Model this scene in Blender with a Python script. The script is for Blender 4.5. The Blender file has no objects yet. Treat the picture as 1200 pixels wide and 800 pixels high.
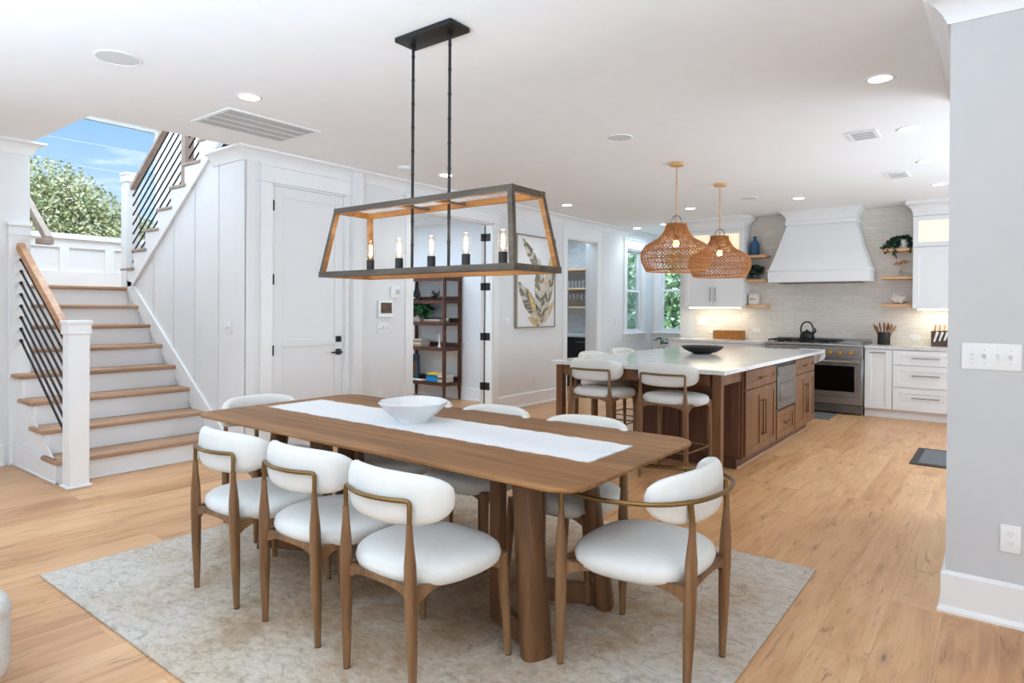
import bpy, bmesh, math, random
from mathutils import Vector, Matrix
random.seed(11)
scene = bpy.context.scene
COL = scene.collection
PI = math.pi
R = math.radians

# ------------------------------------------------------------------ helpers
def lin(c):
    if isinstance(c, str):
        c = c.lstrip('#'); c = [int(c[i:i+2], 16)/255 for i in (0, 2, 4)]
    return tuple((v/12.92 if v <= .04045 else ((v+.055)/1.055)**2.4) for v in c[:3]) + (1,)

class MB:
    def __init__(self, M=None):
        self.bm = bmesh.new(); self.M = M or Matrix.Identity(4); self.mi = 0
    def _fin(self, vs, fs=None, M=None):
        T = self.M @ M if M is not None else self.M
        for v in vs: v.co = T @ v.co
        for f in (fs if fs is not None else {f for v in vs for f in v.link_faces}):
            f.material_index = self.mi
    def box(self, x0, x1, y0, y1, z0, z1, bev=0, seg=2, M=None):
        r = bmesh.ops.create_cube(self.bm, size=1)
        vs = r['verts']
        for v in vs:
            v.co = Vector(((x0+x1)/2+v.co.x*(x1-x0), (y0+y1)/2+v.co.y*(y1-y0), (z0+z1)/2+v.co.z*(z1-z0)))
        if bev:
            es = list({e for v in vs for e in v.link_edges})
            r = bmesh.ops.bevel(self.bm, geom=es, offset=bev, segments=seg, affect='EDGES', profile=.5)
            vs = list({v for f in r['faces'] for v in f.verts} | {v for v in vs if v.is_valid})
        self._fin(vs, None, M); return self
    def ring(self, pts): return [self.bm.verts.new(Vector(p)) for p in pts]
    def loft(self, rings, cap0=True, cap1=True, closed=True, loop=False, M=None):
        R_ = [self.ring(r) for r in rings]; fs = []
        n = len(R_[0])
        pairs = list(zip(R_, R_[1:])) + ([(R_[-1], R_[0])] if loop else [])
        for a, b in pairs:
            for i in range(n if closed else n-1):
                j = (i+1) % n
                try: fs.append(self.bm.faces.new((a[i], a[j], b[j], b[i])))
                except ValueError: pass
        if closed and not loop:
            if cap0: fs.append(self.bm.faces.new(R_[0][::-1]))
            if cap1: fs.append(self.bm.faces.new(R_[-1]))
        self._fin([v for r in R_ for v in r], fs, M); return self
    def tube(self, path, r, seg=10, caps=True, loop=False, M=None, sx=1.0):
        P = [Vector(p) for p in path]; n = len(P)
        rr = r if isinstance(r, (list, tuple)) else [r]*n
        T = []
        for i in range(n):
            if loop: t = P[(i+1) % n]-P[i-1]
            else: t = P[min(i+1, n-1)]-P[max(i-1, 0)]
            T.append(t.normalized())
        ref = Vector((0, 0, 1)) if abs(T[0].z) < .9 else Vector((1, 0, 0))
        u = (ref - T[0]*ref.dot(T[0])).normalized(); rings = []
        for i in range(n):
            u = (u - T[i]*u.dot(T[i])).normalized(); w = T[i].cross(u)
            rings.append([P[i]+(u*math.cos(a)*sx+w*math.sin(a))*rr[i] for a in [2*PI*k/seg for k in range(seg)]])
        return self.loft(rings, caps, caps, True, loop, M)
    def cyl(self, p0, p1, r0, r1=None, seg=16, M=None):
        return self.tube([p0, p1], [r0, r0 if r1 is None else r1], seg, True, False, M)
    def lathe(self, prof, c=(0, 0, 0), seg=32, cap0=True, cap1=True, M=None, fr=None):
        rings = []
        for r, z in prof:
            rings.append([(c[0]+r*math.cos(2*PI*k/seg)*(fr(2*PI*k/seg, r, z) if fr else 1), c[1]+r*math.sin(2*PI*k/seg)*(fr(2*PI*k/seg, r, z) if fr else 1), c[2]+z) for k in range(seg)])
        return self.loft(rings, cap0, cap1, True, False, M)
    def prism(self, pts, axis, a, b, M=None):
        def mk(p, t):
            return {'X': (t, p[0], p[1]), 'Y': (p[0], t, p[1]), 'Z': (p[0], p[1], t)}[axis]
        return self.loft([[mk(p, a) for p in pts], [mk(p, b) for p in pts]], M=M)
    def quad(self, pts, M=None):
        vs = self.ring(pts); f = self.bm.faces.new(vs); self._fin(vs, [f], M); return self
    def ball(self, c, rx, ry=None, rz=None, u=16, v=10, M=None):
        ry = rx if ry is None else ry; rz = rx if rz is None else rz
        r = bmesh.ops.create_uvsphere(self.bm, u_segments=u, v_segments=v, radius=1)
        for q in r['verts']: q.co = Vector((c[0]+q.co.x*rx, c[1]+q.co.y*ry, c[2]+q.co.z*rz))
        self._fin(r['verts'], None, M); return self
    def sweep(self, path, prof, side=1):
        """prof (out, z) swept along a plan polyline with mitred corners; side=+1 puts 'out' on the left of travel"""
        P = [Vector((p[0], p[1])) for p in path]; n = len(P); rings = []
        for i in range(n):
            d0 = (P[i]-P[i-1]).normalized() if i > 0 else (P[1]-P[0]).normalized()
            d1 = (P[i+1]-P[i]).normalized() if i < n-1 else d0
            n0 = Vector((-d0.y, d0.x))*side; n1 = Vector((-d1.y, d1.x))*side
            m = (n0+n1)
            m = m/ (1+n0.dot(n1))
            rings.append([(P[i].x+m.x*o, P[i].y+m.y*o, z) for o, z in prof])
        return self.loft(rings)

WLOC = {}
def build(mb, name, mats, parent=None, smooth=38, local=False, loc=None):
    """link the mesh; geometry is given in world space unless local=True"""
    bm = mb.bm
    bmesh.ops.recalc_face_normals(bm, faces=bm.faces)
    base = Vector((0, 0, 0))
    if parent is not None: base = Vector(WLOC.get(parent.name, (0, 0, 0)))
    own = Vector((0, 0, 0))
    if loc is not None: own = Vector(loc)
    if not local:
        off = base + own
        if parent is None and loc is not None: off = own
        for v in bm.verts: v.co -= off
    me = bpy.data.meshes.new(name); bm.to_mesh(me); bm.free()
    for m in (mats if isinstance(mats, (list, tuple)) else [mats]): me.materials.append(m)
    if smooth:
        me.polygons.foreach_set('use_smooth', [True]*len(me.polygons))
        me.set_sharp_from_angle(angle=R(smooth))
    o = bpy.data.objects.new(name, me); COL.objects.link(o)
    if parent is not None: o.parent = parent
    o.location = own if not (local and parent is None and loc is None) else (0, 0, 0)
    WLOC[o.name] = tuple(base + own)
    return o
def tag(o, label, cat, group=None, kind=None):
    o['label'] = label; o['category'] = cat
    if group: o['group'] = group
    if kind: o['kind'] = kind
    return o
def thing(name, label, cat, loc=(0, 0, 0), rot=0, group=None):
    o = bpy.data.objects.new(name, None); COL.objects.link(o)
    o.empty_display_size = .1
    o.location = loc; o.rotation_euler = (0, 0, rot); WLOC[o.name] = tuple(loc)
    return tag(o, label, cat, group)
def single(mb, name, mat, label, cat, loc, group=None, smooth=38, kind=None):
    return tag(build(mb, name, mat, None, smooth, loc=loc), label, cat, group, kind)
def struct(mb, name, mat, smooth=30, parent=None):
    o = build(mb, name, mat, parent, smooth)
    if parent is None: o['kind'] = 'structure'
    return o
def dup(root, loc, rot, label, group=None):
    r = root.copy(); COL.objects.link(r); r.location = loc; r.rotation_euler = (0, 0, rot)
    r['label'] = label
    if group: r['group'] = group
    for ch in list(root.children):
        c = ch.copy(); COL.objects.link(c); c.parent = r
        for g in list(ch.children):
            d = g.copy(); COL.objects.link(d); d.parent = c
    return r

# ------------------------------------------------------------------ materials
def newmat(name):
    m = bpy.data.materials.new(name); m.use_nodes = True
    nt = m.node_tree; b = nt.nodes['Principled BSDF']
    return m, nt, b
def N(nt, t, **kw):
    n = nt.nodes.new(t)
    for k, v in kw.items():
        if k in n.inputs: n.inputs[k].default_value = v
        else: setattr(n, k, v)
    return n
def ramp(nt, fac, stops):
    r = nt.nodes.new('ShaderNodeValToRGB'); cr = r.color_ramp
    while len(cr.elements) < len(stops): cr.elements.new(.5)
    for e, (p, c) in zip(cr.elements, stops): e.position = p; e.color = c
    nt.links.new(fac, r.inputs['Fac']); return r
def coords(nt, scale=(1, 1, 1), rot=(0, 0, 0), space='Object'):
    tc = nt.nodes.new('ShaderNodeTexCoord'); mp = nt.nodes.new('ShaderNodeMapping')
    mp.inputs['Scale'].default_value = scale; mp.inputs['Rotation'].default_value = rot
    nt.links.new(tc.outputs[space], mp.inputs['Vector']); return mp.outputs['Vector']
def bump(nt, b, h, strength=.1, dist=.01):
    n = nt.nodes.new('ShaderNodeBump'); n.inputs['Strength'].default_value = strength; n.inputs['Distance'].default_value = dist
    nt.links.new(h, n.inputs['Height']); nt.links.new(n.outputs['Normal'], b.inputs['Normal'])
def plain(name, col, rough=.5, metal=0., var=.04, vs=6., bmp=0., bs=60., emit=None, es=0.):
    m, nt, b = newmat(name); c = lin(col)
    v = coords(nt)
    n = N(nt, 'ShaderNodeTexNoise', Scale=vs, Detail=3.); nt.links.new(v, n.inputs['Vector'])
    lo = tuple(x*(1-var) for x in c[:3])+(1,); hi = tuple(min(1, x*(1+var)) for x in c[:3])+(1,)
    r = ramp(nt, n.outputs['Fac'], [(.3, lo), (.7, hi)]); nt.links.new(r.outputs['Color'], b.inputs['Base Color'])
    b.inputs['Roughness'].default_value = rough; b.inputs['Metallic'].default_value = metal
    if bmp:
        n2 = N(nt, 'ShaderNodeTexNoise', Scale=bs, Detail=2.); nt.links.new(v, n2.inputs['Vector']); bump(nt, b, n2.outputs['Fac'], bmp, .003)
    if emit:
        b.inputs['Emission Color'].default_value = lin(emit); b.inputs['Emission Strength'].default_value = es
    return m
def wood(name, dark, mid, light, axis='Z', rough=.45, fine=1., bmp=.06):
    m, nt, b = newmat(name)
    s = [26*fine]*3; s['XYZ'.index(axis)] = 1.6*fine
    v = coords(nt, tuple(s))
    n = N(nt, 'ShaderNodeTexNoise', Scale=1., Detail=6., Roughness=.6, Distortion=.6); nt.links.new(v, n.inputs['Vector'])
    s2 = [5*fine]*3; s2['XYZ'.index(axis)] = .5*fine
    v2 = coords(nt, tuple(s2)); n2 = N(nt, 'ShaderNodeTexNoise', Scale=1., Detail=3.); nt.links.new(v2, n2.inputs['Vector'])
    mx = N(nt, 'ShaderNodeMix', data_type='FLOAT'); mx.inputs[0].default_value = .45
    nt.links.new(n.outputs['Fac'], mx.inputs[2]); nt.links.new(n2.outputs['Fac'], mx.inputs[3])
    r = ramp(nt, mx.outputs[0], [(.34, lin(dark)), (.5, lin(mid)), (.66, lin(light))])
    nt.links.new(r.outputs['Color'], b.inputs['Base Color']); b.inputs['Roughness'].default_value = rough
    bump(nt, b, n.outputs['Fac'], bmp, .004); b.inputs['Specular IOR Level'].default_value = .3; return m
def thin_glass(name, tint=(1, 1, 1), refl=.08, rough=.02):
    m, nt, b = newmat(name); nt.nodes.remove(b)
    out = nt.nodes['Material Output']
    t = N(nt, 'ShaderNodeBsdfTransparent'); t.inputs['Color'].default_value = tuple(tint)+(1,)
    g = N(nt, 'ShaderNodeBsdfGlossy', Roughness=rough)
    lw = N(nt, 'ShaderNodeLayerWeight', Blend=.25)
    mt = N(nt, 'ShaderNodeMath', operation='MULTIPLY'); mt.inputs[1].default_value = refl*4
    nt.links.new(lw.outputs['Facing'], mt.inputs[0])
    ad = N(nt, 'ShaderNodeMath', operation='ADD', use_clamp=True); ad.inputs[1].default_value = refl*.5
    nt.links.new(mt.outputs[0], ad.inputs[0])
    mx = N(nt, 'ShaderNodeMixShader'); nt.links.new(ad.outputs[0], mx.inputs['Fac'])
    nt.links.new(t.outputs[0], mx.inputs[1]); nt.links.new(g.outputs[0], mx.inputs[2])
    nt.links.new(mx.outputs[0], out.inputs['Surface']); return m

def mat_floor():
    m, nt, b = newmat('oak_plank_floor')
    tc = nt.nodes.new('ShaderNodeTexCoord'); sp = nt.nodes.new('ShaderNodeSeparateXYZ'); cb = nt.nodes.new('ShaderNodeCombineXYZ')
    nt.links.new(tc.outputs['Object'], sp.inputs[0]); nt.links.new(sp.outputs['Y'], cb.inputs['X']); nt.links.new(sp.outputs['X'], cb.inputs['Y'])
    br = N(nt, 'ShaderNodeTexBrick', Scale=1., offset=.37, offset_frequency=3)
    br.inputs['Mortar Size'].default_value = .0016; br.inputs['Mortar Smooth'].default_value = .3
    br.inputs['Brick Width'].default_value = 1.75; br.inputs['Row Height'].default_value = .205
    br.inputs['Color1'].default_value = (0, 0, 0, 1); br.inputs['Color2'].default_value = (1, 1, 1, 1); br.inputs['Mortar'].default_value = (.5, .5, .5, 1); br.inputs['Bias'].default_value = 0
    nt.links.new(cb.outputs[0], br.inputs['Vector'])
    # per plank shift of the grain
    ad = N(nt, 'ShaderNodeVectorMath', operation='MULTIPLY_ADD')
    ad.inputs[1].default_value = (13, 7, 3); nt.links.new(br.outputs['Color'], ad.inputs[0]); nt.links.new(cb.outputs[0], ad.inputs[2])
    mp = N(nt, 'ShaderNodeMapping'); mp.inputs['Scale'].default_value = (1.3, 17, 1); nt.links.new(ad.outputs[0], mp.inputs['Vector'])
    g = N(nt, 'ShaderNodeTexNoise', Scale=1., Detail=6., Roughness=.6, Distortion=1.2); nt.links.new(mp.outputs[0], g.inputs['Vector'])
    mp2 = N(nt, 'ShaderNodeMapping'); mp2.inputs['Scale'].default_value = (.9, 3.6, 1); nt.links.new(ad.outputs[0], mp2.inputs['Vector'])
    g2 = N(nt, 'ShaderNodeTexNoise', Scale=1., Detail=4., Distortion=2.2); nt.links.new(mp2.outputs[0], g2.inputs['Vector'])
    mp3 = N(nt, 'ShaderNodeMapping'); mp3.inputs['Scale'].default_value = (1.5, 6.5, 1); nt.links.new(ad.outputs[0], mp3.inputs['Vector'])
    vo = N(nt, 'ShaderNodeTexVoronoi', Scale=1., Randomness=1.); nt.links.new(mp3.outputs[0], vo.inputs['Vector'])
    kn = ramp(nt, vo.outputs['Distance'], [(.0, (1, 1, 1, 1)), (.035, (.75, .75, .75, 1)), (.07, (.28, .28, .28, 1)), (.22, (0, 0, 0, 1))])
    gate = ramp(nt, g2.outputs['Fac'], [(.38, (0, 0, 0, 1)), (.48, (1, 1, 1, 1))])
    km = N(nt, 'ShaderNodeMix', data_type='RGBA', blend_type='MULTIPLY'); km.inputs[0].default_value = 1
    nt.links.new(kn.outputs[0], km.inputs[6]); nt.links.new(gate.outputs[0], km.inputs[7])
    mp4 = N(nt, 'ShaderNodeMapping'); mp4.inputs['Scale'].default_value = (1.5, 8, 1); mp4.inputs['Location'].default_value = (3.3, 1.7, 0); nt.links.new(ad.outputs[0], mp4.inputs['Vector'])
    st_ = N(nt, 'ShaderNodeTexNoise', Scale=1., Detail=7., Roughness=.62, Distortion=3.5); nt.links.new(mp4.outputs[0], st_.inputs['Vector'])
    sg = ramp(nt, st_.outputs['Fac'], [(.585, (0, 0, 0, 1)), (.68, (.5, .5, .5, 1)), (.76, (.9, .9, .9, 1))])
    kk = N(nt, 'ShaderNodeMix', data_type='RGBA', blend_type='LIGHTEN'); kk.inputs[0].default_value = 1; nt.links.new(km.outputs[2], kk.inputs[6]); nt.links.new(sg.outputs[0], kk.inputs[7])
    a1 = N(nt, 'ShaderNodeMath', operation='MULTIPLY_ADD'); a1.inputs[1].default_value = .13
    nt.links.new(br.outputs['Color'], a1.inputs[0])
    a2 = N(nt, 'ShaderNodeMath', operation='MULTIPLY'); a2.inputs[1].default_value = .38; nt.links.new(g.outputs['Fac'], a2.inputs[0])
    a3 = N(nt, 'ShaderNodeMath', operation='MULTIPLY_ADD'); a3.inputs[1].default_value = .34; nt.links.new(g2.outputs['Fac'], a3.inputs[0]); nt.links.new(a2.outputs[0], a3.inputs[2])
    nt.links.new(a3.outputs[0], a1.inputs[2])
    col = ramp(nt, a1.outputs[0], [(.25, lin(FLOOR[0])), (.40, lin(FLOOR[1])), (.58, lin(FLOOR[2]))])
    mk = N(nt, 'ShaderNodeMix', data_type='RGBA', blend_type='MIX'); nt.links.new(kk.outputs[2], mk.inputs[0]); nt.links.new(col.outputs[0], mk.inputs[6]); mk.inputs[7].default_value = lin('#684526')
    mm = N(nt, 'ShaderNodeMix', data_type='RGBA', blend_type='MULTIPLY'); nt.links.new(br.outputs['Fac'], mm.inputs[0]); nt.links.new(mk.outputs[2], mm.inputs[6]); mm.inputs[7].default_value = (.86, .80, .73, 1)
    nt.links.new(mm.outputs[2], b.inputs['Base Color']); b.inputs['Roughness'].default_value = .36
    b.inputs['Specular IOR Level'].default_value = .5
    bump(nt, b, a2.outputs[0], .05, .004); return m
FLOOR = ('#a07145', '#c49565', '#d8b081')

def mat_rug():
    m, nt, b = newmat('vintage_rug'); v = coords(nt)
    big = N(nt, 'ShaderNodeTexNoise', Scale=2.2, Detail=6., Roughness=.7, Distortion=.4); nt.links.new(v, big.inputs['Vector'])
    vm = N(nt, 'ShaderNodeVectorMath', operation='MULTIPLY'); vm.inputs[1].default_value = (.68, .82, 0); nt.links.new(v, vm.inputs[0])
    vl = N(nt, 'ShaderNodeVectorMath', operation='LENGTH'); nt.links.new(vm.outputs[0], vl.inputs[0])
    ma = N(nt, 'ShaderNodeMath', operation='MULTIPLY_ADD'); ma.inputs[1].default_value = .38; nt.links.new(vl.outputs['Value'], ma.inputs[0]); nt.links.new(big.outputs['Fac'], ma.inputs[2])
    c1 = ramp(nt, ma.outputs[0], [(.5, lin('#8a7157')), (.66, lin('#a58f76')), (.82, lin('#bbad9a')), (1.0, lin('#c4bbaf'))])
    warp = N(nt, 'ShaderNodeTexNoise', Scale=5., Detail=2.); nt.links.new(v, warp.inputs['Vector'])
    mxv = N(nt, 'ShaderNodeMix', data_type='VECTOR'); mxv.inputs[0].default_value = .12; nt.links.new(v, mxv.inputs[4]); nt.links.new(warp.outputs['Color'], mxv.inputs[5])
    vo = N(nt, 'ShaderNodeTexVoronoi', Scale=10., feature='DISTANCE_TO_EDGE'); nt.links.new(mxv.outputs[1], vo.inputs['Vector'])
    ln = ramp(nt, vo.outputs['Distance'], [(.02, (1, 1, 1, 1)), (.06, (0, 0, 0, 1))])
    fade = N(nt, 'ShaderNodeTexNoise', Scale=9., Detail=3.); nt.links.new(v, fade.inputs['Vector'])
    fr = ramp(nt, fade.outputs['Fac'], [(.48, (0, 0, 0, 1)), (.7, (.55, .55, .55, 1))])
    mu = N(nt, 'ShaderNodeMix', data_type='RGBA', blend_type='MULTIPLY'); mu.inputs[0].default_value = 1; nt.links.new(ln.outputs[0], mu.inputs[6]); nt.links.new(fr.outputs[0], mu.inputs[7])
    mx = N(nt, 'ShaderNodeMix', data_type='RGBA'); nt.links.new(mu.outputs[2], mx.inputs[0]); nt.links.new(c1.outputs[0], mx.inputs[6]); mx.inputs[7].default_value = lin('#857a6e')
    v3 = coords(nt, (.7, 1.25, 1)); sp = N(nt, 'ShaderNodeTexNoise', Scale=26., Detail=6., Roughness=.8, Distortion=.8); nt.links.new(v3, sp.inputs['Vector'])
    sr = ramp(nt, sp.outputs['Fac'], [(.36, (.68, .66, .62, 1)), (.5, (.98, .97, .96, 1)), (.64, (1.12, 1.12, 1.12, 1))])
    m2 = N(nt, 'ShaderNodeMix', data_type='RGBA', blend_type='MULTIPLY'); m2.inputs[0].default_value = .9; nt.links.new(mx.outputs[2], m2.inputs[6]); nt.links.new(sr.outputs[0], m2.inputs[7])
    nt.links.new(m2.outputs[2], b.inputs['Base Color']); b.inputs['Roughness'].default_value = .95; b.inputs['Specular IOR Level'].default_value = .1
    n2 = N(nt, 'ShaderNodeTexNoise', Scale=160.); nt.links.new(v, n2.inputs['Vector']); bump(nt, b, n2.outputs['Fac'], .5, .004); return m
def mat_tile(name, c1, c2, axis='XZ', w=.22, h=.045):
    m, nt, b = newmat(name)
    tc = nt.nodes.new('ShaderNodeTexCoord'); sp = nt.nodes.new('ShaderNodeSeparateXYZ'); cb = nt.nodes.new('ShaderNodeCombineXYZ')
    nt.links.new(tc.outputs['Object'], sp.inputs[0]); nt.links.new(sp.outputs[axis[0]], cb.inputs['X']); nt.links.new(sp.outputs['Z'], cb.inputs['Y'])
    br = N(nt, 'ShaderNodeTexBrick', Scale=1., offset=.43)
    br.inputs['Mortar Size'].default_value = .0022; br.inputs['Brick Width'].default_value = w; br.inputs['Row Height'].default_value = h
    br.inputs['Color1'].default_value = lin(c1); br.inputs['Color2'].default_value = lin(c2); br.inputs['Mortar'].default_value = lin('#cfc9c1')
    nt.links.new(cb.outputs[0], br.inputs['Vector'])
    mp = N(nt, 'ShaderNodeMapping'); mp.inputs['Scale'].default_value = (3, 11, 1); nt.links.new(cb.outputs[0], mp.inputs['Vector'])
    n = N(nt, 'ShaderNodeTexNoise', Scale=2., Detail=5., Distortion=1.); nt.links.new(mp.outputs[0], n.inputs['Vector'])
    rr = ramp(nt, n.outputs['Fac'], [(.3, (.90, .90, .90, 1)), (.7, (1.05, 1.05, 1.05, 1))])
    mx = N(nt, 'ShaderNodeMix', data_type='RGBA', blend_type='MULTIPLY'); mx.inputs[0].default_value = .8; nt.links.new(br.outputs['Color'], mx.inputs[6]); nt.links.new(rr.outputs[0], mx.inputs[7])
    nt.links.new(mx.outputs[2], b.inputs['Base Color']); b.inputs['Roughness'].default_value = .3
    bump(nt, b, n.outputs['Fac'], .25, .006); return m
def mat_quartz():
    m, nt, b = newmat('white_quartz'); v = coords(nt, (1.2, 1.2, 1.2), (0, 0, .6))
    n = N(nt, 'ShaderNodeTexNoise', Scale=1.3, Detail=8., Roughness=.6, Distortion=2.5); nt.links.new(v, n.inputs['Vector'])
    r = ramp(nt, n.outputs['Fac'], [(.0, lin('#dedcd8')), (.465, lin('#dcdad6')), (.5, lin('#d0cdc8')), (.535, lin('#dcdad6')), (1, lin('#e4e2df'))])
    nt.links.new(r.outputs[0], b.inputs['Base Color']); b.inputs['Roughness'].default_value = .13; b.inputs['Specular IOR Level'].default_value = .3; return m

MT = {}
MT['wall'] = plain('wall_paint', '#e6e6e6', .85, var=.01, bmp=.05, bs=180)
MT['shadedwall'] = plain('wall_paint_shaded', '#cbcbca', .85, var=.01, bmp=.05, bs=180)  # same wall paint, with the column's shade put into a darker colour
MT['ceiling'] = plain('ceiling_paint', '#f6f6f6', .9, var=.01, bmp=.04, bs=160)
MT['trim'] = plain('white_trim_paint', '#efefee', .45, var=.01)
MT['panel'] = plain('white_panel_paint', '#e9e9e9', .55, var=.01)
MT['floor'] = mat_floor(); MT['rug'] = mat_rug(); MT['quartz'] = mat_quartz()
MT['tread'] = wood('stair_tread_oak', '#8a6a4e', '#a9876a', '#bd9c7e', 'Y', .5)
MT['railwood'] = wood('handrail_oak', '#9c6d45', '#b88a60', '#caa078', 'X', .4)
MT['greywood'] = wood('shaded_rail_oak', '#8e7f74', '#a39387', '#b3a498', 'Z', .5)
MT['black'] = plain('black_metal', '#1d1c1c', .45, .3, var=.1)
MT['table'] = wood('table_walnut', '#684421', '#875e33', '#a2784a', 'X', .5)
MT['tableleg'] = wood('table_leg_walnut', '#4d3320', '#66472c', '#7d5a39', 'Z', .45)
MT['tabledark'] = wood('table_base_walnut', '#5e4029', '#704d33', '#835d40', 'Z', .5)
MT['chairwood'] = wood('chair_ash', '#5e4229', '#795839', '#90704c', 'Z', .45, 1.6)
MT['pad'] = plain('offwhite_upholstery', '#dedcd6', .95, var=.02, vs=30, bmp=.25, bs=500)
MT['brass'] = plain('aged_brass', '#7d6339', .35, .85, var=.08)
MT['brasslight'] = plain('brushed_gold', '#a67a38', .35, .7, var=.06)
MT['runner'] = plain('white_linen', '#e8e8e8', .95, var=.02, bmp=.3, bs=220)
MT['porcelain'] = plain('white_porcelain', '#e4e4e2', .18, var=.01)
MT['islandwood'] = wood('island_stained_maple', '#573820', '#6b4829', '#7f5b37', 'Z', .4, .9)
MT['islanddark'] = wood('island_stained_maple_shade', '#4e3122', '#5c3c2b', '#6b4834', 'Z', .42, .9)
MT['cab'] = plain('white_cabinet_paint', '#ececec', .4, var=.01)
MT['steel'] = plain('brushed_steel', '#9c9a97', .32, .9, var=.06, vs=3)
MT['steelmicro'] = plain('microwave_steel', '#7b766f', .36, .8, var=.05)
MT['knobgold'] = plain('knob_gold', '#c1923e', .3, .45, var=.05)
MT['steeldark'] = plain('steel_toe_kick', '#6f6a65', .4, .8, var=.06)
MT['pull'] = plain('nickel_pull', '#8d8a86', .35, .9, var=.05)
MT['blackglass'] = plain('black_oven_glass', '#050505', .08, 0, var=.01)
MT['tile'] = mat_tile('kitchen_wall_tile', '#e6dfd4', '#ded6ca', 'XZ', .26, .05)
MT['pantrytile'] = mat_tile('pantry_wall_tile', '#d6d8d8', '#c6c9ca', 'XZ', .24, .07)
MT['oak'] = wood('floating_shelf_oak', '#c29466', '#d6ab7c', '#e4c096', 'X', .5)
MT['oaky'] = wood('pantry_shelf_oak', '#b28a62', '#c39c74', '#d0ab86', 'Y', .5)
MT['darkshelf'] = wood('bookcase_walnut', '#3f2619', '#523324', '#643f2d', 'X', .45)
MT['lantern_out'] = wood('weathered_grey_oak', '#40382e', '#564d41', '#6d6355', 'X', .6, 1.4)
MT['lantern_in'] = wood('golden_lit_inner_oak', '#6b4520', '#96652f', '#b98548', 'X', .45, 1.4)  # golden inner wood, with the bulbs' light put into its colour
MT['rattan'] = plain('woven_rattan', '#aa7034', .6, var=.28, vs=40)
MT['pendwood'] = plain('pendant_canopy_wood', '#d2a86e', .5)
MT['wire'] = plain('nickel_loop', '#8d8a86', .3, .9)
MT['glow'] = plain('lamp_filament', '#ffe3b0', .5, emit='#ffc878', es=10)
MT['downlight'] = plain('downlight_lens', '#ffffff', .5, emit='#fff6ea', es=14)
MT['undercab'] = plain('under_cabinet_strip', '#fff2da', .5, emit='#ffe2b4', es=16)
MT['cabglow'] = plain('lit_cabinet_glass', '#f3e4c4', .3, emit='#ffe6b8', es=.55)
MT['bulb'] = thin_glass('bulb_glass', (1, .98, .94), .06)
MT['pane'] = thin_glass('window_pane', (1, 1, 1), .05)
MT['glass'] = thin_glass('drinking_glass', (.975, .985, .99), .35)
MT['darkbowl'] = plain('black_stoneware', '#1f1d1c', .55, var=.1)
MT['leaf'] = plain('plant_leaf', '#2f5a33', .5, var=.35, vs=30)
MT['leafdark'] = plain('dark_trailing_leaf', '#2b4434', .55, var=.35, vs=30)
MT['navy'] = plain('pantry_black_paint', '#14151a', .4, var=.05)
MT['blueglass'] = plain('blue_glass', '#2d577e', .12, var=.1)
MT['basket'] = plain('woven_basket_straw', '#ab7436', .8, var=.35, vs=55, bmp=.6, bs=90)
MT['knifewood'] = plain('dark_knife_block', '#4a332a', .5, var=.1)
MT['spoonwood'] = plain('utensil_wood', '#8a5c38', .5, var=.3, vs=20)
MT['grille'] = plain('vent_grey', '#c6c6c6', .8, var=.02)  # even grey for vent louvres, outlet slots, display and power lines
MT['speaker'] = plain('speaker_cloth', '#d7d7d7', .95, var=.03, vs=200)
MT['screen'] = plain('tablet_picture', '#5a4436', .2, var=.45, vs=25)
MT['matgrey'] = plain('mat_woven_grey', '#626365', .9, var=.35, vs=90)
MT['matdark'] = plain('mat_border', '#3c3633', .9, var=.1)
MT['canvas'] = plain('painting_canvas', '#e2e1e0', .8, var=.02, vs=8)
MT['leafgrey'] = plain('painted_leaf_grey', '#7f7866', .7, var=.3, vs=14)
MT['leafgold'] = plain('painted_leaf_gold', '#cdb27d', .6, 0, var=.25, vs=18)
MT['leafpale'] = plain('painted_leaf_pale', '#c4bfb0', .7, var=.2, vs=16)
MT['frame'] = plain('champagne_frame', '#a39a88', .4, .5, var=.05)
MT['bark'] = plain('tree_bark', '#5b4c3e', .9, var=.3, vs=12)
MT['shell'] = plain('shell_white', '#ece4da', .5, var=.06, vs=25)
MT['boucle'] = plain('boucle', '#d3d2ce', .95, var=.12, vs=120, bmp=.8, bs=150)
def mat_foliage(name, cols):
    m, nt, b = newmat(name); v = coords(nt)
    n = N(nt, 'ShaderNodeTexNoise', Scale=2.2, Detail=8., Roughness=.8); nt.links.new(v, n.inputs['Vector'])
    r = ramp(nt, n.outputs['Fac'], [(.32, lin(cols[0])), (.44, lin(cols[1])), (.54, lin(cols[2])), (.64, lin(cols[3]))])
    nt.links.new(r.outputs[0], b.inputs['Base Color']); b.inputs['Roughness'].default_value = .6
    return m
MT['oaktree'] = mat_foliage('live_oak_leaves', ['#707d52', '#a3ab74', '#cdc08c', '#ecefe0'])
MT['shrub'] = mat_foliage('garden_leaves', ['#67854f', '#9cb57c', '#c9d6b0', '#eff3e6'])
MT['lawn'] = plain('lawn', '#6d8a4a', .9, var=.2, vs=3)

# ------------------------------------------------------------------ room shell
XW = -5.37; ZC = 2.80; YK = 10.12; YN = 11.48
XF = -6.80                                        # left wall by the stairs
mb = MB(); mb.box(-8.9, 3.0, -3.0, 10.33, -.1, 0); mb.box(-5.5, 3.0, 10.33, 11.6, -.1, 0); struct(mb, 'floor', MT['floor'])
mb = MB()
mb.box(XF-.12, 3, -3, 1.90, ZC, ZC+.2); mb.box(-5.43, 3, 1.90, 11.6, ZC, ZC+.2); mb.box(-8.9, -5.43, 4.25, 10.33, ZC, ZC+.2)
struct(mb, 'ceiling', MT['ceiling'])
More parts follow.
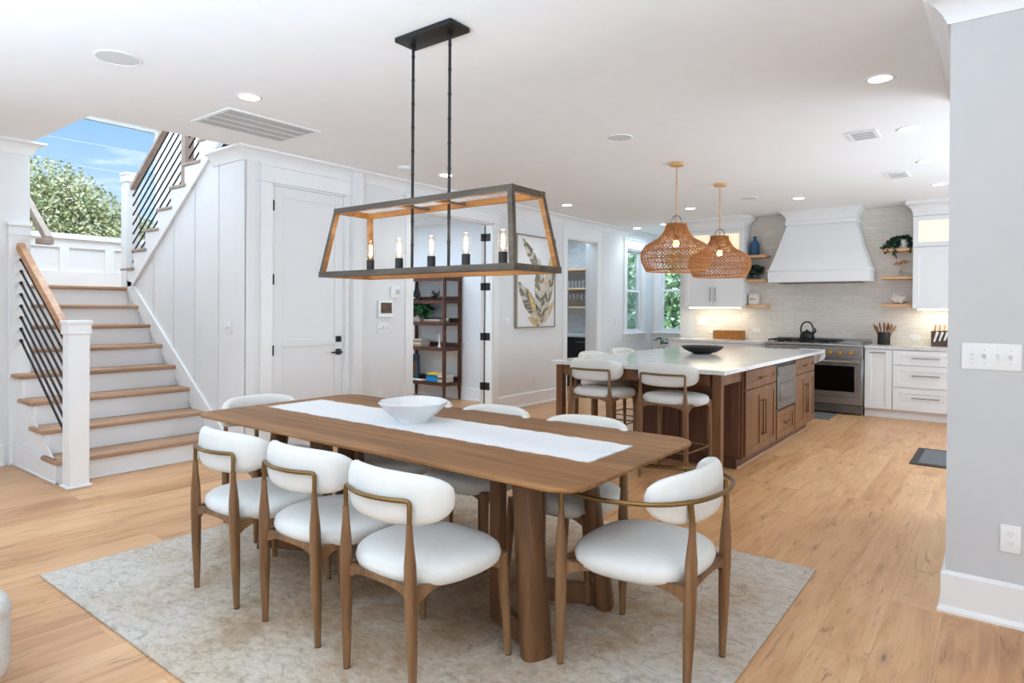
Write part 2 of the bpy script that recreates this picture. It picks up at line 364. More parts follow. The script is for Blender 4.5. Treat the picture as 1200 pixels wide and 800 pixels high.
# wall with the closet door, study opening, pantry opening and window (plane x = XW, faces +X)
def wall_x(mb, x0, x1, y0, y1, z0, z1, holes):
    ys = y0
    for (a, b, c, d) in holes:
        if a > ys: mb.box(x0, x1, ys, a, z0, z1)
        if c > z0: mb.box(x0, x1, a, b, z0, c)
        if d < z1: mb.box(x0, x1, a, b, d, z1)
        ys = b
    if ys < y1: mb.box(x0, x1, ys, y1, z0, z1)
def wall_y(mb, y0, y1, x0, x1, z0, z1, holes):
    xs = x0
    for (a, b, c, d) in holes:
        if a > xs: mb.box(xs, a, y0, y1, z0, z1)
        if c > z0: mb.box(a, b, y0, y1, z0, c)
        if d < z1: mb.box(a, b, y0, y1, d, z1)
        xs = b
    if xs < x1: mb.box(xs, x1, y0, y1, z0, z1)
D1 = (3.36, 4.19, 0, 2.52); D2 = (5.14, 6.60, 0, 2.50); D3 = (8.41, 9.33, 0, 2.48); W1 = (10.40, 11.02, .95, 2.47)
mb = MB(); wall_x(mb, XW-.13, XW, 3.185, YN+.12, 0, ZC, [D1, D2, D3, W1]); struct(mb, 'wall_left', MT['wall'])
W2 = (-5.22, -4.70, .95, 2.53)
mb = MB(); wall_y(mb, YN, YN+.12, XW, -4.1, 0, ZC, [W2]); struct(mb, 'wall_nook', MT['wall'])
mb = MB(); mb.box(-4.24, 3, YK, YK+.12, 0, ZC); mb.box(-4.24, -4.12, YK+.12, YN, 0, ZC); struct(mb, 'wall_kitchen', MT['wall'])
mb = MB(); mb.box(-3.98, -.05, YK-.012, YK, .9, ZC-.002); o = struct(mb, 'trim_1', MT['tile'])
# column at the right
mb = MB(); mb.box(-.2, 3, 3.555, 5.15, 0, ZC); struct(mb, 'wall_right', MT['shadedwall'])
mb = MB(); mb.box(3, 3.12, -3, 11.6, 0, ZC); struct(mb, 'wall_far_right', MT['wall'])
mb = MB(); mb.box(XF-.12, 3.12, -3.12, -3, 0, ZC); struct(mb, 'wall_rear', MT['wall'])
# left wall beside the stairs and the stairwell shell
mb = MB(); mb.box(XF-.12, XF, -3, 1.905, 0, ZC); struct(mb, 'wall_stairs_near', MT['wall'])
XS = -8.8
mb = MB(); mb.box(XS-.1, XF-.12, 1.78, 1.905, 0, 5.2); mb.box(XF-.12, -5.43, 1.78, 1.90, ZC+.2, 5.2); mb.box(XS-.1, -5.3, 4.25, 4.37, 0, 5.2); mb.box(-5.43, -5.3, 1.78, 4.37, ZC+.2, 5.2)
mb.box(XS-.1, -5.3, 1.78, 4.37, 5.2, 5.3); struct(mb, 'wall_stairwell', MT['panel'])
WS = (2.02, 3.90, 2.19, 3.70)
mb = MB(); wall_x(mb, XS-.14, XS, 1.78, 4.37, 0, 5.2, [WS]); struct(mb, 'wall_landing', MT['panel'])
# panelled wall beneath the upper flight (plane y = 3.085, faces -Y)
def zs(x): return 1.596+(x+7.583)*.7185            # underside line of the upper stringer
YP = 3.085
mb = MB(); mb.prism([(-7.82, 0), (XW, 0), (XW, ZC), (-5.915, ZC), (-7.583, 1.60), (-7.82, 1.585)], 'Y', YP+.014, YP+.1)
edges = [-7.82, -7.13, -6.68, -6.25, -5.80, XW]
for a_, b_ in zip(edges, edges[1:]):
    a2 = a_ if a_ == -7.82 else a_+.011; b2 = b_ if b_ == XW else b_-.011
    top = lambda x: min(ZC, max(1.585, zs(x)))
    pts = [(a2, 0), (b2, 0), (b2, top(b2))] + ([(-5.915, ZC)] if a2 < -5.915 < b2 else []) + ([(-7.583, 1.60)] if a2 < -7.583 < b2 else []) + [(a2, top(a2))]
    mb.prism(pts, 'Y', YP, YP+.02)
o = struct(mb, 'wall_panelled', MT['panel'])
# study behind the opening
mb = MB(); mb.box(-8.8, XW-.13, 7.27, 7.39, 0, ZC); struct(mb, 'wall_study', MT['wall'])
mb = MB(); mb.box(-8.9, -8.78, 4.37, 10.33, 0, ZC); struct(mb, 'wall_study_side', MT['wall'])
# pantry
XP = -6.72
mb = MB(); mb.box(-8.78, XW-.13, 10.25, 10.33, 0, ZC); struct(mb, 'wall_pantry', MT['pantrytile'])

# crown, baseboards
cove = [(0, ZC-.0005), (0, ZC-.115), (.012, ZC-.115), (.018, ZC-.10), (.03, ZC-.075), (.055, ZC-.045), (.085, ZC-.025), (.1, ZC-.018), (.1, ZC-.0005)]
mb = MB(); mb.sweep([(-5.90, YP), (XW, YP), (XW, YN), (-4.24, YN), (-4.24, YK), (-4.02, YK)], cove, -1); struct(mb, 'trim_3', MT['trim'], 45)
mb = MB(); mb.sweep([(3, 3.555), (-.2, 3.555), (-.2, 5.15), (3, 5.15)], cove, 1) if False else mb.sweep([(3, 5.15), (-.2, 5.15), (-.2, 3.555), (3, 3.555)], cove, -1); struct(mb, 'trim_4', MT['trim'], 45)
mb = MB(); mb.sweep([(XF, -3), (XF, 1.905), (XF-.12, 1.905)], cove, -1); struct(mb, 'trim_5', MT['trim'], 45)
mb = MB(); mb.sweep([(-8.7, 7.27), (XW-.13, 7.27)], cove, -1); struct(mb, 'trim_6', MT['trim'], 45)
base = [(0, 0), (.03, 0), (.03, .012), (.018, .03), (.018, .172), (.008, .186), (0, .186)]
def baseboard(n, segs, side=-1):
    mb = MB()
    for s in segs: mb.sweep(s, base, side)
    struct(mb, 'baseboard_'+n, MT['trim'])
baseboard('left', [[(-5.60, YP), (XW, YP), (XW, 3.235)], [(XW, 4.315), (XW, 5.02)], [(XW, 6.72), (XW, 8.29)], [(XW, 9.45), (XW, YN), (-4.24, YN), (-4.24, YK), (-4.2, YK)]])
baseboard('right', [[(3, 5.15), (-.2, 5.15), (-.2, 3.555), (3, 3.555)]])
baseboard('study', [[(-8.7, 7.27), (XW-.13, 7.27)]])
baseboard('stairs', [[(XF, -3), (XF, 1.72)]])

# casings
def casing_x(x, y0, y1, ztop, w=.115, head=.155, zb=0, n=None, t=.02, cap=True):
    mb = MB()
    mb.box(x, x+t, y0-w, y0, zb, ztop, .002, 1); mb.box(x, x+t, y1, y1+w, zb, ztop, .002, 1)
    mb.box(x, x+t+.004, y0-w-.004, y1+w+.004, ztop, ztop+head, .002, 1)
    if cap:
        mb.box(x, x+t+.022, y0-w-.022, y1+w+.022, ztop-.002, ztop+.018, .003, 1)
        mb.box(x, x+t+.025, y0-w-.025, y1+w+.025, ztop+head-.01, ztop+head+.012, .003, 1)
    # jamb lining
    mb.box(x-.13, x+.002, y0, y0+.015, zb, ztop); mb.box(x-.13, x+.002, y1-.015, y1, zb, ztop); mb.box(x-.13, x+.002, y0, y1, ztop-.015, ztop)
    return struct(mb, n, MT['trim'])
casing_x(XW, D1[0], D1[1], D1[3], n='trim_7')
casing_x(XW, D2[0], D2[1], D2[3], n='trim_8', head=.14)
casing_x(XW, D3[0], D3[1], D3[3], n='trim_9', head=.2, cap=False)
mb = MB(); mb.box(XW-.20, XW-.13, D3[1]-.015, D3[1]+.1, 0, D3[3]); mb.box(XW-.20, XW-.13, D3[0]-.1, D3[0]+.015, 0, D3[3]); struct(mb, 'trim_2', MT['panel'])

# closet door with two flat recessed panels
def shaker(mb, x0, x1, z0, z1, fw=.06, t=.02, rec=.008, y=0, M=None, fb=None, mid=None):
    fb = fb or fw
    mb.box(x0, x0+fw, y-t, y, z0, z1, .0015, 1, M); mb.box(x1-fw, x1, y-t, y, z0, z1, .0015, 1, M)
    mb.box(x0+fw, x1-fw, y-t, y, z0, z0+fb, .0015, 1, M); mb.box(x0+fw, x1-fw, y-t, y, z1-fw, z1, .0015, 1, M)
    if mid: mb.box(x0+fw, x1-fw, y-t, y, mid[0], mid[1], .0015, 1, M)
    mb.box(x0+fw-.001, x1-fw+.001, y-t+rec, y, z0+fb-.001, z1-fw+.001, 0, 1, M)
RX = Matrix.Rotation(R(90), 4, 'Z')                  # front -y becomes +x ; local x becomes world y
def face_x(x): return Matrix.Translation((x, 0, 0)) @ RX
d = bpy.data.objects.new('door_1', None); COL.objects.link(d); d.location = (XW-.03, 3.78, 0); d['kind'] = 'structure'; WLOC[d.name] = tuple(d.location)
mb = MB(); shaker(mb, 3.377, 4.173, .012, 2.502, .10, .04, .012, 0, face_x(XW-.045), .2, (1.0, 1.06)); build(mb, 'door_leaf', MT['panel'], d)
for z in (.30, .97, 1.63, 2.315):
    mb = MB(); mb.cyl((XW+.006, 3.371, z-.05), (XW+.006, 3.371, z+.05), .008, seg=8); mb.box(XW-.004, XW+.004, 3.358, 3.386, z-.045, z+.045); build(mb, 'hinge', MT['black'], d)
mb = MB(); mb.box(XW-.008, XW+.010, 4.085, 4.145, .895, .955, .003, 1); mb.cyl((XW+.01, 4.115, .925), (XW+.05, 4.115, .925), .010); mb.tube([(XW+.048, 4.125, .925), (XW+.05, 4.06, .925), (XW+.05, 4.0, .922)], .009); build(mb, 'door_handle', MT['black'], d)
mb = MB(); mb.box(XW-.008, XW+.012, 4.085, 4.145, 1.025, 1.085, .003, 1); mb.box(XW+.014, XW+.03, 4.108, 4.122, 1.037, 1.073); build(mb, 'deadbolt', MT['black'], d)

# french door leaf folded back inside the study, seen edge on
d = bpy.data.objects.new('door_2', None); COL.objects.link(d); d.location = (XW-.125, 6.575, 0); d['kind'] = 'structure'; WLOC[d.name] = tuple(d.location)
M = Matrix.Translation((XW-.135, 6.575, 0)) @ Matrix.Rotation(R(143-90), 4, 'Z') @ Matrix.Rotation(R(-180), 4, 'Z')
M = Matrix.Translation((XW-.135, 6.578, 0)) @ Matrix.Rotation(math.atan2(.80, -.60), 4, 'Z')
mb = MB(); mb.box(0, .66, 0, .042, .012, 2.48, .002, 1, M); shaker(mb, .0, .66, .012, 2.48, .1, .004, .003, 0, M, .2, (1.0, 1.1)); build(mb, 'door_leaf', MT['panel'], d)
for z in (.34, 1.0, 1.665, 2.32):
    mb = MB(); mb.cyl((XW-.128, 6.572, z-.05), (XW-.128, 6.572, z+.05), .009, seg=8); mb.box(XW-.122, XW-.035, 6.580, 6.586, z-.05, z+.05); mb.box(-.004, 0, -.004, .046, z-.05, z+.05, 0, 1, M); build(mb, 'hinge', MT['black'], d)
mb = MB(); mb.box(XW-.126, XW-.118, 6.579, 6.586, .01, 2.48); build(mb, 'weather_seal', MT['black'], d)

# windows ----------------------------------------------------------
def sash_window(n, plane, a0, a1, z0, z1, pos, into, cas, mats):
    """plane 'x' (faces +X) or 'y' (faces -Y)."""
    root = bpy.data.objects.new(n, None); COL.objects.link(root); root['kind'] = 'structure'
    root.location = (pos, a0, z0) if plane == 'x' else (a0, pos, z0); WLOC[root.name] = tuple(root.location)
    if plane == 'x': M = Matrix.Translation((pos, 0, 0)) @ RX
    else: M = Matrix.Translation((0, pos, 0))
    mb = MB(M)
    w, hd = cas
    mb.box(a0-w, a0, -.02, 0, z0-.02, z1, .002, 1); mb.box(a1, a1+w, -.02, 0, z0-.02, z1, .002, 1)
    mb.box(a0-w-.004, a1+w+.004, -.024, 0, z1, z1+hd, .002, 1); mb.box(a0-w-.02, a1+w+.02, -.04, 0, z1+hd-.01, z1+hd+.012, .003, 1)
    build(mb, 'casing', mats['trim'], root)
    mb = MB(M); mb.box(a0-w-.03, a1+w+.03, -.06, .06, z0-.03, z0, .004, 1); mb.box(a0-w, a1+w, -.018, 0, z0-.13, z0-.03, .002, 1); build(mb, 'sill', mats['trim'], root)
    mb = MB(M)
    mb.box(a0, a0+.025, 0, .12, z0, z1); mb.box(a1-.025, a1, 0, .12, z0, z1); mb.box(a0+.025, a1-.025, 0, .12, z1-.025, z1); mb.box(a0+.025, a1-.025, 0, .12, z0, z0+.025)
    build(mb, 'window_frame', mats['trim'], root)
    zm = (z0+z1)/2
    for (b0, b1, dy) in ((z0+.025, zm+.02, .05), (zm-.02, z1-.025, .085)):
        mb = MB(M); f = .038
        mb.box(a0+.025, a0+.025+f, dy-.018, dy+.018, b0, b1, .003, 1); mb.box(a1-.025-f, a1-.025, dy-.018, dy+.018, b0, b1, .003, 1)
        mb.box(a0+.025+f, a1-.025-f, dy-.018, dy+.018, b0, b0+f+.01, .003, 1); mb.box(a0+.025+f, a1-.025-f, dy-.018, dy+.018, b1-f, b1, .003, 1)
        s = build(mb, 'sash', mats['trim'], root)
        mb = MB(M); mb.quad([(a0+.06, dy, b0+.04), (a1-.06, dy, b0+.04), (a1-.06, dy, b1-.03), (a0+.06, dy, b1-.03)]); build(mb, 'pane', MT['pane'], s, 0)
    return root
sash_window('window_1', 'x', W1[0], W1[1], W1[2], W1[3], XW, -1, (.115, .17), MT)
sash_window('window_2', 'y', W2[0], W2[1], W2[2], W2[3], YN, 1, (.10, .16), MT)
# large fixed window over the stair landing
root = bpy.data.objects.new('window_3', None); COL.objects.link(root); root['kind'] = 'structure'; root.location = (XS, WS[0], WS[2]); WLOC[root.name] = tuple(root.location)
mb = MB(); x = XS-.09
mb.box(x-.03, x+.03, WS[0], WS[0]+.05, WS[2], WS[3]); mb.box(x-.03, x+.03, WS[1]-.05, WS[1], WS[2], WS[3]); mb.box(x-.03, x+.03, WS[0]+.05, WS[1]-.05, WS[2], WS[2]+.045); mb.box(x-.03, x+.03, WS[0]+.05, WS[1]-.05, WS[3]-.05, WS[3])
build(mb, 'window_frame', MT['trim'], root)
mb = MB(); mb.box(XS, XS+.02, WS[1], WS[1]+.1, WS[2], WS[3]); mb.box(XS, XS+.024, WS[0]-.1, WS[1]+.1, WS[3], WS[3]+.14); build(mb, 'casing', MT['trim'], root)
mb = MB(); mb.box(XS-.1, XS+.05, 1.93, WS[1]+.12, WS[2]-.03, WS[2], .004, 1); build(mb, 'sill', MT['trim'], root)
mb = MB(); mb.quad([(x, WS[0]+.04, WS[2]+.03), (x, WS[1]-.04, WS[2]+.03), (x, WS[1]-.04, WS[3]-.04), (x, WS[0]+.04, WS[3]-.04)]); build(mb, 'pane', MT['pane'], root, 0)
# wainscot on the landing wall
mb = MB(); zl = 1.585
mb.box(XS, XS+.02, 1.905, 4.25, zl, zl+.20); mb.box(XS, XS+.02, 1.905, 4.25, 2.06, 2.16); 
for y in (2.12, 2.80, 3.28, 3.8): mb.box(XS, XS+.02, y-.05, y+.05, zl+.2, 2.06)
struct(mb, 'trim_10', MT['trim'])

# ------------------------------------------------------------------ staircases
NX = lambda n: -5.725-.285*(n-1)                # nosing x of tread n
NZ = lambda n: .185+.2*(n-1)                    # tread top z
st = thing('staircase', 'lower white stairs with oak treads climbing to the landing window', 'stairs', (-6.7, 2.4, 0))
for n in range(1, 9):
    y0 = 1.765 if n <= 4 else 1.905
    if n < 8:
        mb = MB(); mb.box(NX(n)-.32, NX(n), y0, YP-.002, NZ(n)-.036, NZ(n), .012, 2); build(mb, 'tread', MT['tread'], st)
    zb = 0 if n == 1 else NZ(n-1)
    mb = MB(); mb.box(NX(n)-.05, NX(n)-.032, 1.825 if n <= 4 else 1.905, YP-.002, zb, NZ(n)-.037); build(mb, 'riser', MT['panel'], st)
mb = MB(); mb.box(XS+.02, NX(8), 1.907, YP-.002, NZ(8)-.036, NZ(8), .01, 2); mb.box(XS+.02, -7.76, YP-.002, 4.24, NZ(8)-.036, NZ(8)); build(mb, 'landing', MT['tread'], st)
mb = MB(); poly = [(NX(1)-.03, 0)]
for n in range(1, 5): poly += [(NX(n)-.03, NZ(n)-.037), (NX(n+1)-.03, NZ(n)-.037)]
poly += [(XF+.001, NZ(4)-.037), (XF+.001, 0)]
poly = [p for p in poly if p[0] >= XF]
mb.prism(poly, 'Y', 1.80, 1.83); 
mb.box(XF, NX(1)-.03, 1.782, 1.80, 0, .185, .003, 1); mb.box(XF, NX(1)-.03, 1.772, 1.80, 0, .02, .004, 1)
mb.prism([(XF, .55), (XF, .72), (NX(1)-.03, .19-.06), (NX(1)-.03, .0)], 'Y', 1.795, 1.80)
mb.box(NX(1)-.03, NX(1)-.014, 1.9, YP, 0, .02, .003, 1)
build(mb, 'side_panel', MT['trim'], st)
mb = MB(); sk = lambda x, dz: (x, .185+(-5.725-x)*.7018+dz)
mb.prism([(-5.50, .01), (-5.63, .20), sk(-7.62, .12), sk(-7.75, .06), sk(-7.75, -.05), (-5.75, .01)], 'Y', YP-.022, YP-.001); build(mb, 'skirt_board', MT['trim'], st)

# lower railing
rl = thing('stair_railing', 'lower stair railing with oak handrail, white newel and slanted black rods', 'railing', (-5.59, 1.86, 0))
def newel(mb, cx, cy, z0, z1, h=.068, base_=True):
    mb.box(cx-h, cx+h, cy-h, cy+h, z0, z1-.03, .003, 1)
    mb.box(cx-h-.012, cx+h+.012, cy-h-.012, cy+h+.012, z1-.105, z1-.085, .004, 1)
    mb.box(cx-h-.008, cx+h+.008, cy-h-.008, cy+h+.008, z1-.1, z1-.03); mb.box(cx-h-.016, cx+h+.016, cy-h-.016, cy+h+.016, z1-.03, z1, .005, 2)
    if base_: mb.box(cx-h-.018, cx+h+.018, cy-h-.018, cy+h+.018, z0, z0+.02, .005, 1)
mb = MB(); newel(mb, -5.59, 1.862, 0, 1.262); build(mb, 'newel_post', MT['trim'], rl)
mb = MB(); mb.box(XF, XF+.03, 1.75, 1.907, 0, 2.06, .003, 1); mb.box(XF, XF+.05, 1.735, 1.912, 2.06, 2.09, .004, 1); mb.box(XF, XF+.04, 1.745, 1.909, 1.98, 2.0, .003, 1); build(mb, 'half_newel', MT['trim'], rl)
slope = .655
def rail_z(x, z0): return z0+(-5.66-x)*slope
mb = MB(); x0, x1 = -5.66, -6.92
sec = [(-.032, -.03), (.032, -.03), (.034, .005), (.024, .032), (-.024, .032), (-.034, .005)]
mb.loft([[(x0, 1.835+a, rail_z(x0, 1.155)+b) for a, b in sec], [(x1, 1.835+a, rail_z(x1, 1.155)+b) for a, b in sec]]); build(mb, 'handrail', MT['railwood'], rl)
for k in range(8):
    z0 = 1.045-.1*k
    mb = MB(); mb.tube([(-5.655, 1.835, rail_z(-5.655, z0)), (XF+.03, 1.835, rail_z(XF+.03, z0))], .0095, 8); mb.cyl((XF+.03, 1.835, rail_z(XF+.03, z0)), (XF+.05, 1.835, rail_z(XF+.05, z0)), .013, seg=8); build(mb, 'rod', MT['black'], rl)
# short wall rail behind the half newel
mb = MB(); 
a, b_ = Vector((-6.60, 1.99, 1.945)), Vector((-7.6, 1.99, 2.65))
mb.loft([[(p.x, p.y+u, p.z+v) for u, v in sec] for p in (a, b_)])
mb.box(-6.66, -6.58, 1.905, 2.02, 1.905, 1.955, .004, 1)
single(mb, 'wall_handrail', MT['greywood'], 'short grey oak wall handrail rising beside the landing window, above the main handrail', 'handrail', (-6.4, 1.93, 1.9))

# upper flight
us = thing('upper_staircase', 'upper white stairs with small grey treads rising from the landing to the ceiling', 'stairs', (-7.5, 3.4, 1.6))
UX = lambda n: -7.88+.287*n; UZ = lambda n: 1.80+.197*n
poly = []
for n in range(0, 6): poly += [(UX(n)+.03, UZ(n)-.197-.0), (UX(n)+.03, UZ(n)-.03), ]
for n in range(0, 8):
    mb = MB(); mb.box(UX(n), UX(n)+.345, YP-.035, 4.22, UZ(n)-.034, UZ(n), .01, 2)
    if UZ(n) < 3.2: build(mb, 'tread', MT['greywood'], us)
    mb = MB(); mb.box(UX(n)+.03, UX(n)+.05, YP+.03, 4.22, UZ(n)-.197, UZ(n)-.034); build(mb, 'riser', MT['panel'], us)
poly = [(-7.80, 1.59)]
for n in range(0, 8): poly += [(UX(n)+.03, UZ(n)-.036), (UX(n+1)+.03, UZ(n)-.036)]
poly += [(-5.45, UZ(7)-.036), (-5.45, zs(-5.45)), (-7.583, 1.596)]
mb = MB(); mb.prism(poly, 'Y', YP-.022, YP+.03); 
mb.prism([(-7.60, 1.585), (-5.85, zs(-5.85)-.012), (-5.85, zs(-5.85)+.012), (-7.60, 1.61)], 'Y', YP-.032, YP-.02)
build(mb, 'stringer', MT['trim'], us)
ur = thing('upper_railing', 'upper stair railing with grey handrail and black rods against the bright window', 'railing', (-7.78, 3.12, 1.8))
mb = MB(); newel(mb, -7.79, 3.12, 1.58, 2.86, .068, False); build(mb, 'newel_post', MT['trim'], ur)
mb = MB(); mb.box(-6.53, -6.44, 3.08, 3.17, UZ(4), 3.6, .004, 1); build(mb, 'wood_newel', MT['greywood'], ur)
us_ = .686
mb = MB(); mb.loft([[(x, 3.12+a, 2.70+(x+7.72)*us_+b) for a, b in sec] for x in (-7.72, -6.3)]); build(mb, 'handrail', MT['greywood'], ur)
for k in range(8):
    z0 = 2.60-.105*k; x0 = -7.72; x1 = -5.95
    zz = lambda x: z0+(x+7.72)*us_
    # rods that run into the steps start where they clear them
    xs_ = x0
    mb = MB(); mb.tube([(xs_, 3.12, zz(xs_)), (x1, 3.12, zz(x1))], .0085, 8); build(mb, 'rod', MT['black'], ur)

# ------------------------------------------------------------------ rug, dining table
RUGZ = .012
mb = MB(); 
mb.box(-3.86, -.77, 1.128, 3.655, 0.0005, RUGZ, .004, 2)
single(mb, 'area_rug', MT['rug'], 'large faded beige and grey vintage rug under the dining table', 'rug', (-2.31, 2.39, 0))
TX0, TX1, TY0, TY1, TZ = -3.70, -1.13, 1.81, 2.945, .76
tb = thing('dining_table', 'long walnut dining table with rounded corners and splayed tapered legs', 'table', (-2.415, 2.375, RUGZ))
def rrect(x0, x1, y0, y1, r, n=8):
    out = []
    for cx, cy, a in ((x1-r, y1-r, 0), (x0+r, y1-r, 90), (x0+r, y0+r, 180), (x1-r, y0+r, 270)):
        for k in range(n+1):
            t = R(a+90*k/n); out.append((cx+r*math.cos(t), cy+r*math.sin(t)))
    return out
mb = MB(); rings = []
for z, ins in ((TZ-.036, .07), (TZ-.016, .005), (TZ-.011, 0), (TZ-.003, 0), (TZ, .003)):
    rings.append([(x, y, z) for x, y in rrect(TX0+ins, TX1-ins, TY0+ins, TY1-ins, .13-ins)])
mb.loft(rings); build(mb, 'tabletop', MT['table'], tb)
def oval_leg(mb, foot, top, a0, b0, a1, b1, ang, seg=20):
    rings = []
    for t in (0, .01, .5, 1):
        c = Vector(foot).lerp(Vector(top), t); a = a0+(a1-a0)*t; b = b0+(b1-b0)*t
        if t == 0: a -= .004; b -= .004
        ring = []
        for k in range(seg):
            th = 2*PI*k/seg; ct, s_ = math.cos(th), math.sin(th)
            ex = math.copysign(abs(ct)**.75, ct)*a; ey = math.copysign(abs(s_)**.75, s_)*b
            ring.append((c.x+ex*math.cos(ang)-ey*math.sin(ang), c.y+ex*math.sin(ang)+ey*math.cos(ang), c.z))
        rings.append(ring)
    mb.loft(rings)
for sx in (1, -1):
    cx = -1.44 if sx > 0 else -3.32
    for sy in (1, -1):
        fy = 2.055 if sy < 0 else 2.60
        iy = 2.185 if sy < 0 else 2.47
        ang = math.atan2(sy*(.13), sx*.29)
        mb = MB(); oval_leg(mb, (cx, fy, RUGZ), (cx-.085*sx, fy-.035*sy, TZ-.03), .066, .042, .060, .036, ang+PI/2); build(mb, 'leg', MT['tableleg'], tb)
        ix = cx-.30*sx
        mb = MB()
        M = Matrix.Translation((ix, iy, 0)) @ Matrix.Rotation(ang, 4, 'Z')
        mb.box(-.045, .045, -.02, .02, RUGZ, TZ-.03, .004, 1, M); build(mb, 'inner_post', MT['tabledark'], tb)
        mb = MB(); p = Vector((ix, iy, 0)); q = Vector((cx, fy, 0)); L = (q-p).length
        mb.box(-.04, L-.03, -.02, .02, RUGZ, RUGZ+.095, .004, 1, M); build(mb, 'floor_beam', MT['tabledark'], tb)
        mb = MB(); mb.box(-.04, L-.03, -.02, .02, TZ-.085, TZ-.03, .003, 1, M); build(mb, 'top_rail', MT['tabledark'], tb)
# linen runner
mb = MB(); nx, ny = 90, 10; x0, x1, y0, y1 = -3.57, -1.305, 2.215, 2.60; grid = []
for i in range(nx+1):
    row = []
    for j in range(ny+1):
        u = i/nx; v = j/ny
        x = x0+(x1-x0)*u; y = y0+(y1-y0)*v
        if j in (0, ny): y += .004*math.sin(i*.55)+.003*math.sin(i*1.7)
        if i in (0, nx): x += .005*math.sin(j*1.9)
        row.append((x, y, TZ+.0035+.0022*abs(math.sin(i*.5+j*.3))*(1 if j in (0, ny) else .35)))
    grid.append(row)
mb.loft([r + [(p[0], p[1], TZ+.0006) for p in reversed(r)] for r in grid])
single(mb, 'table_runner', MT['runner'], 'white linen runner laid along the middle of the dining table', 'table runner', (-2.44, 2.41, TZ))
# scalloped bowl
mb = MB(); fr = lambda a, r, z: 1+.028*math.cos(9*a)*max(0, (r-.07)/.12)
mb.lathe([(.0, .006), (.075, .006), (.078, .0), (.082, .0), (.085, .012), (.125, .042), (.160, .077), (.178, .099), (.184, .106), (.181, .109), (.168, .096), (.145, .072), (.11, .042), (.07, .025), (.0, .02)], (-2.505, 2.41, TZ+.005), 54, False, False, fr=fr)
single(mb, 'serving_bowl', MT['porcelain'], 'wide white scalloped bowl standing on the linen runner', 'bowl', (-2.505, 2.41, TZ+.005), smooth=60)

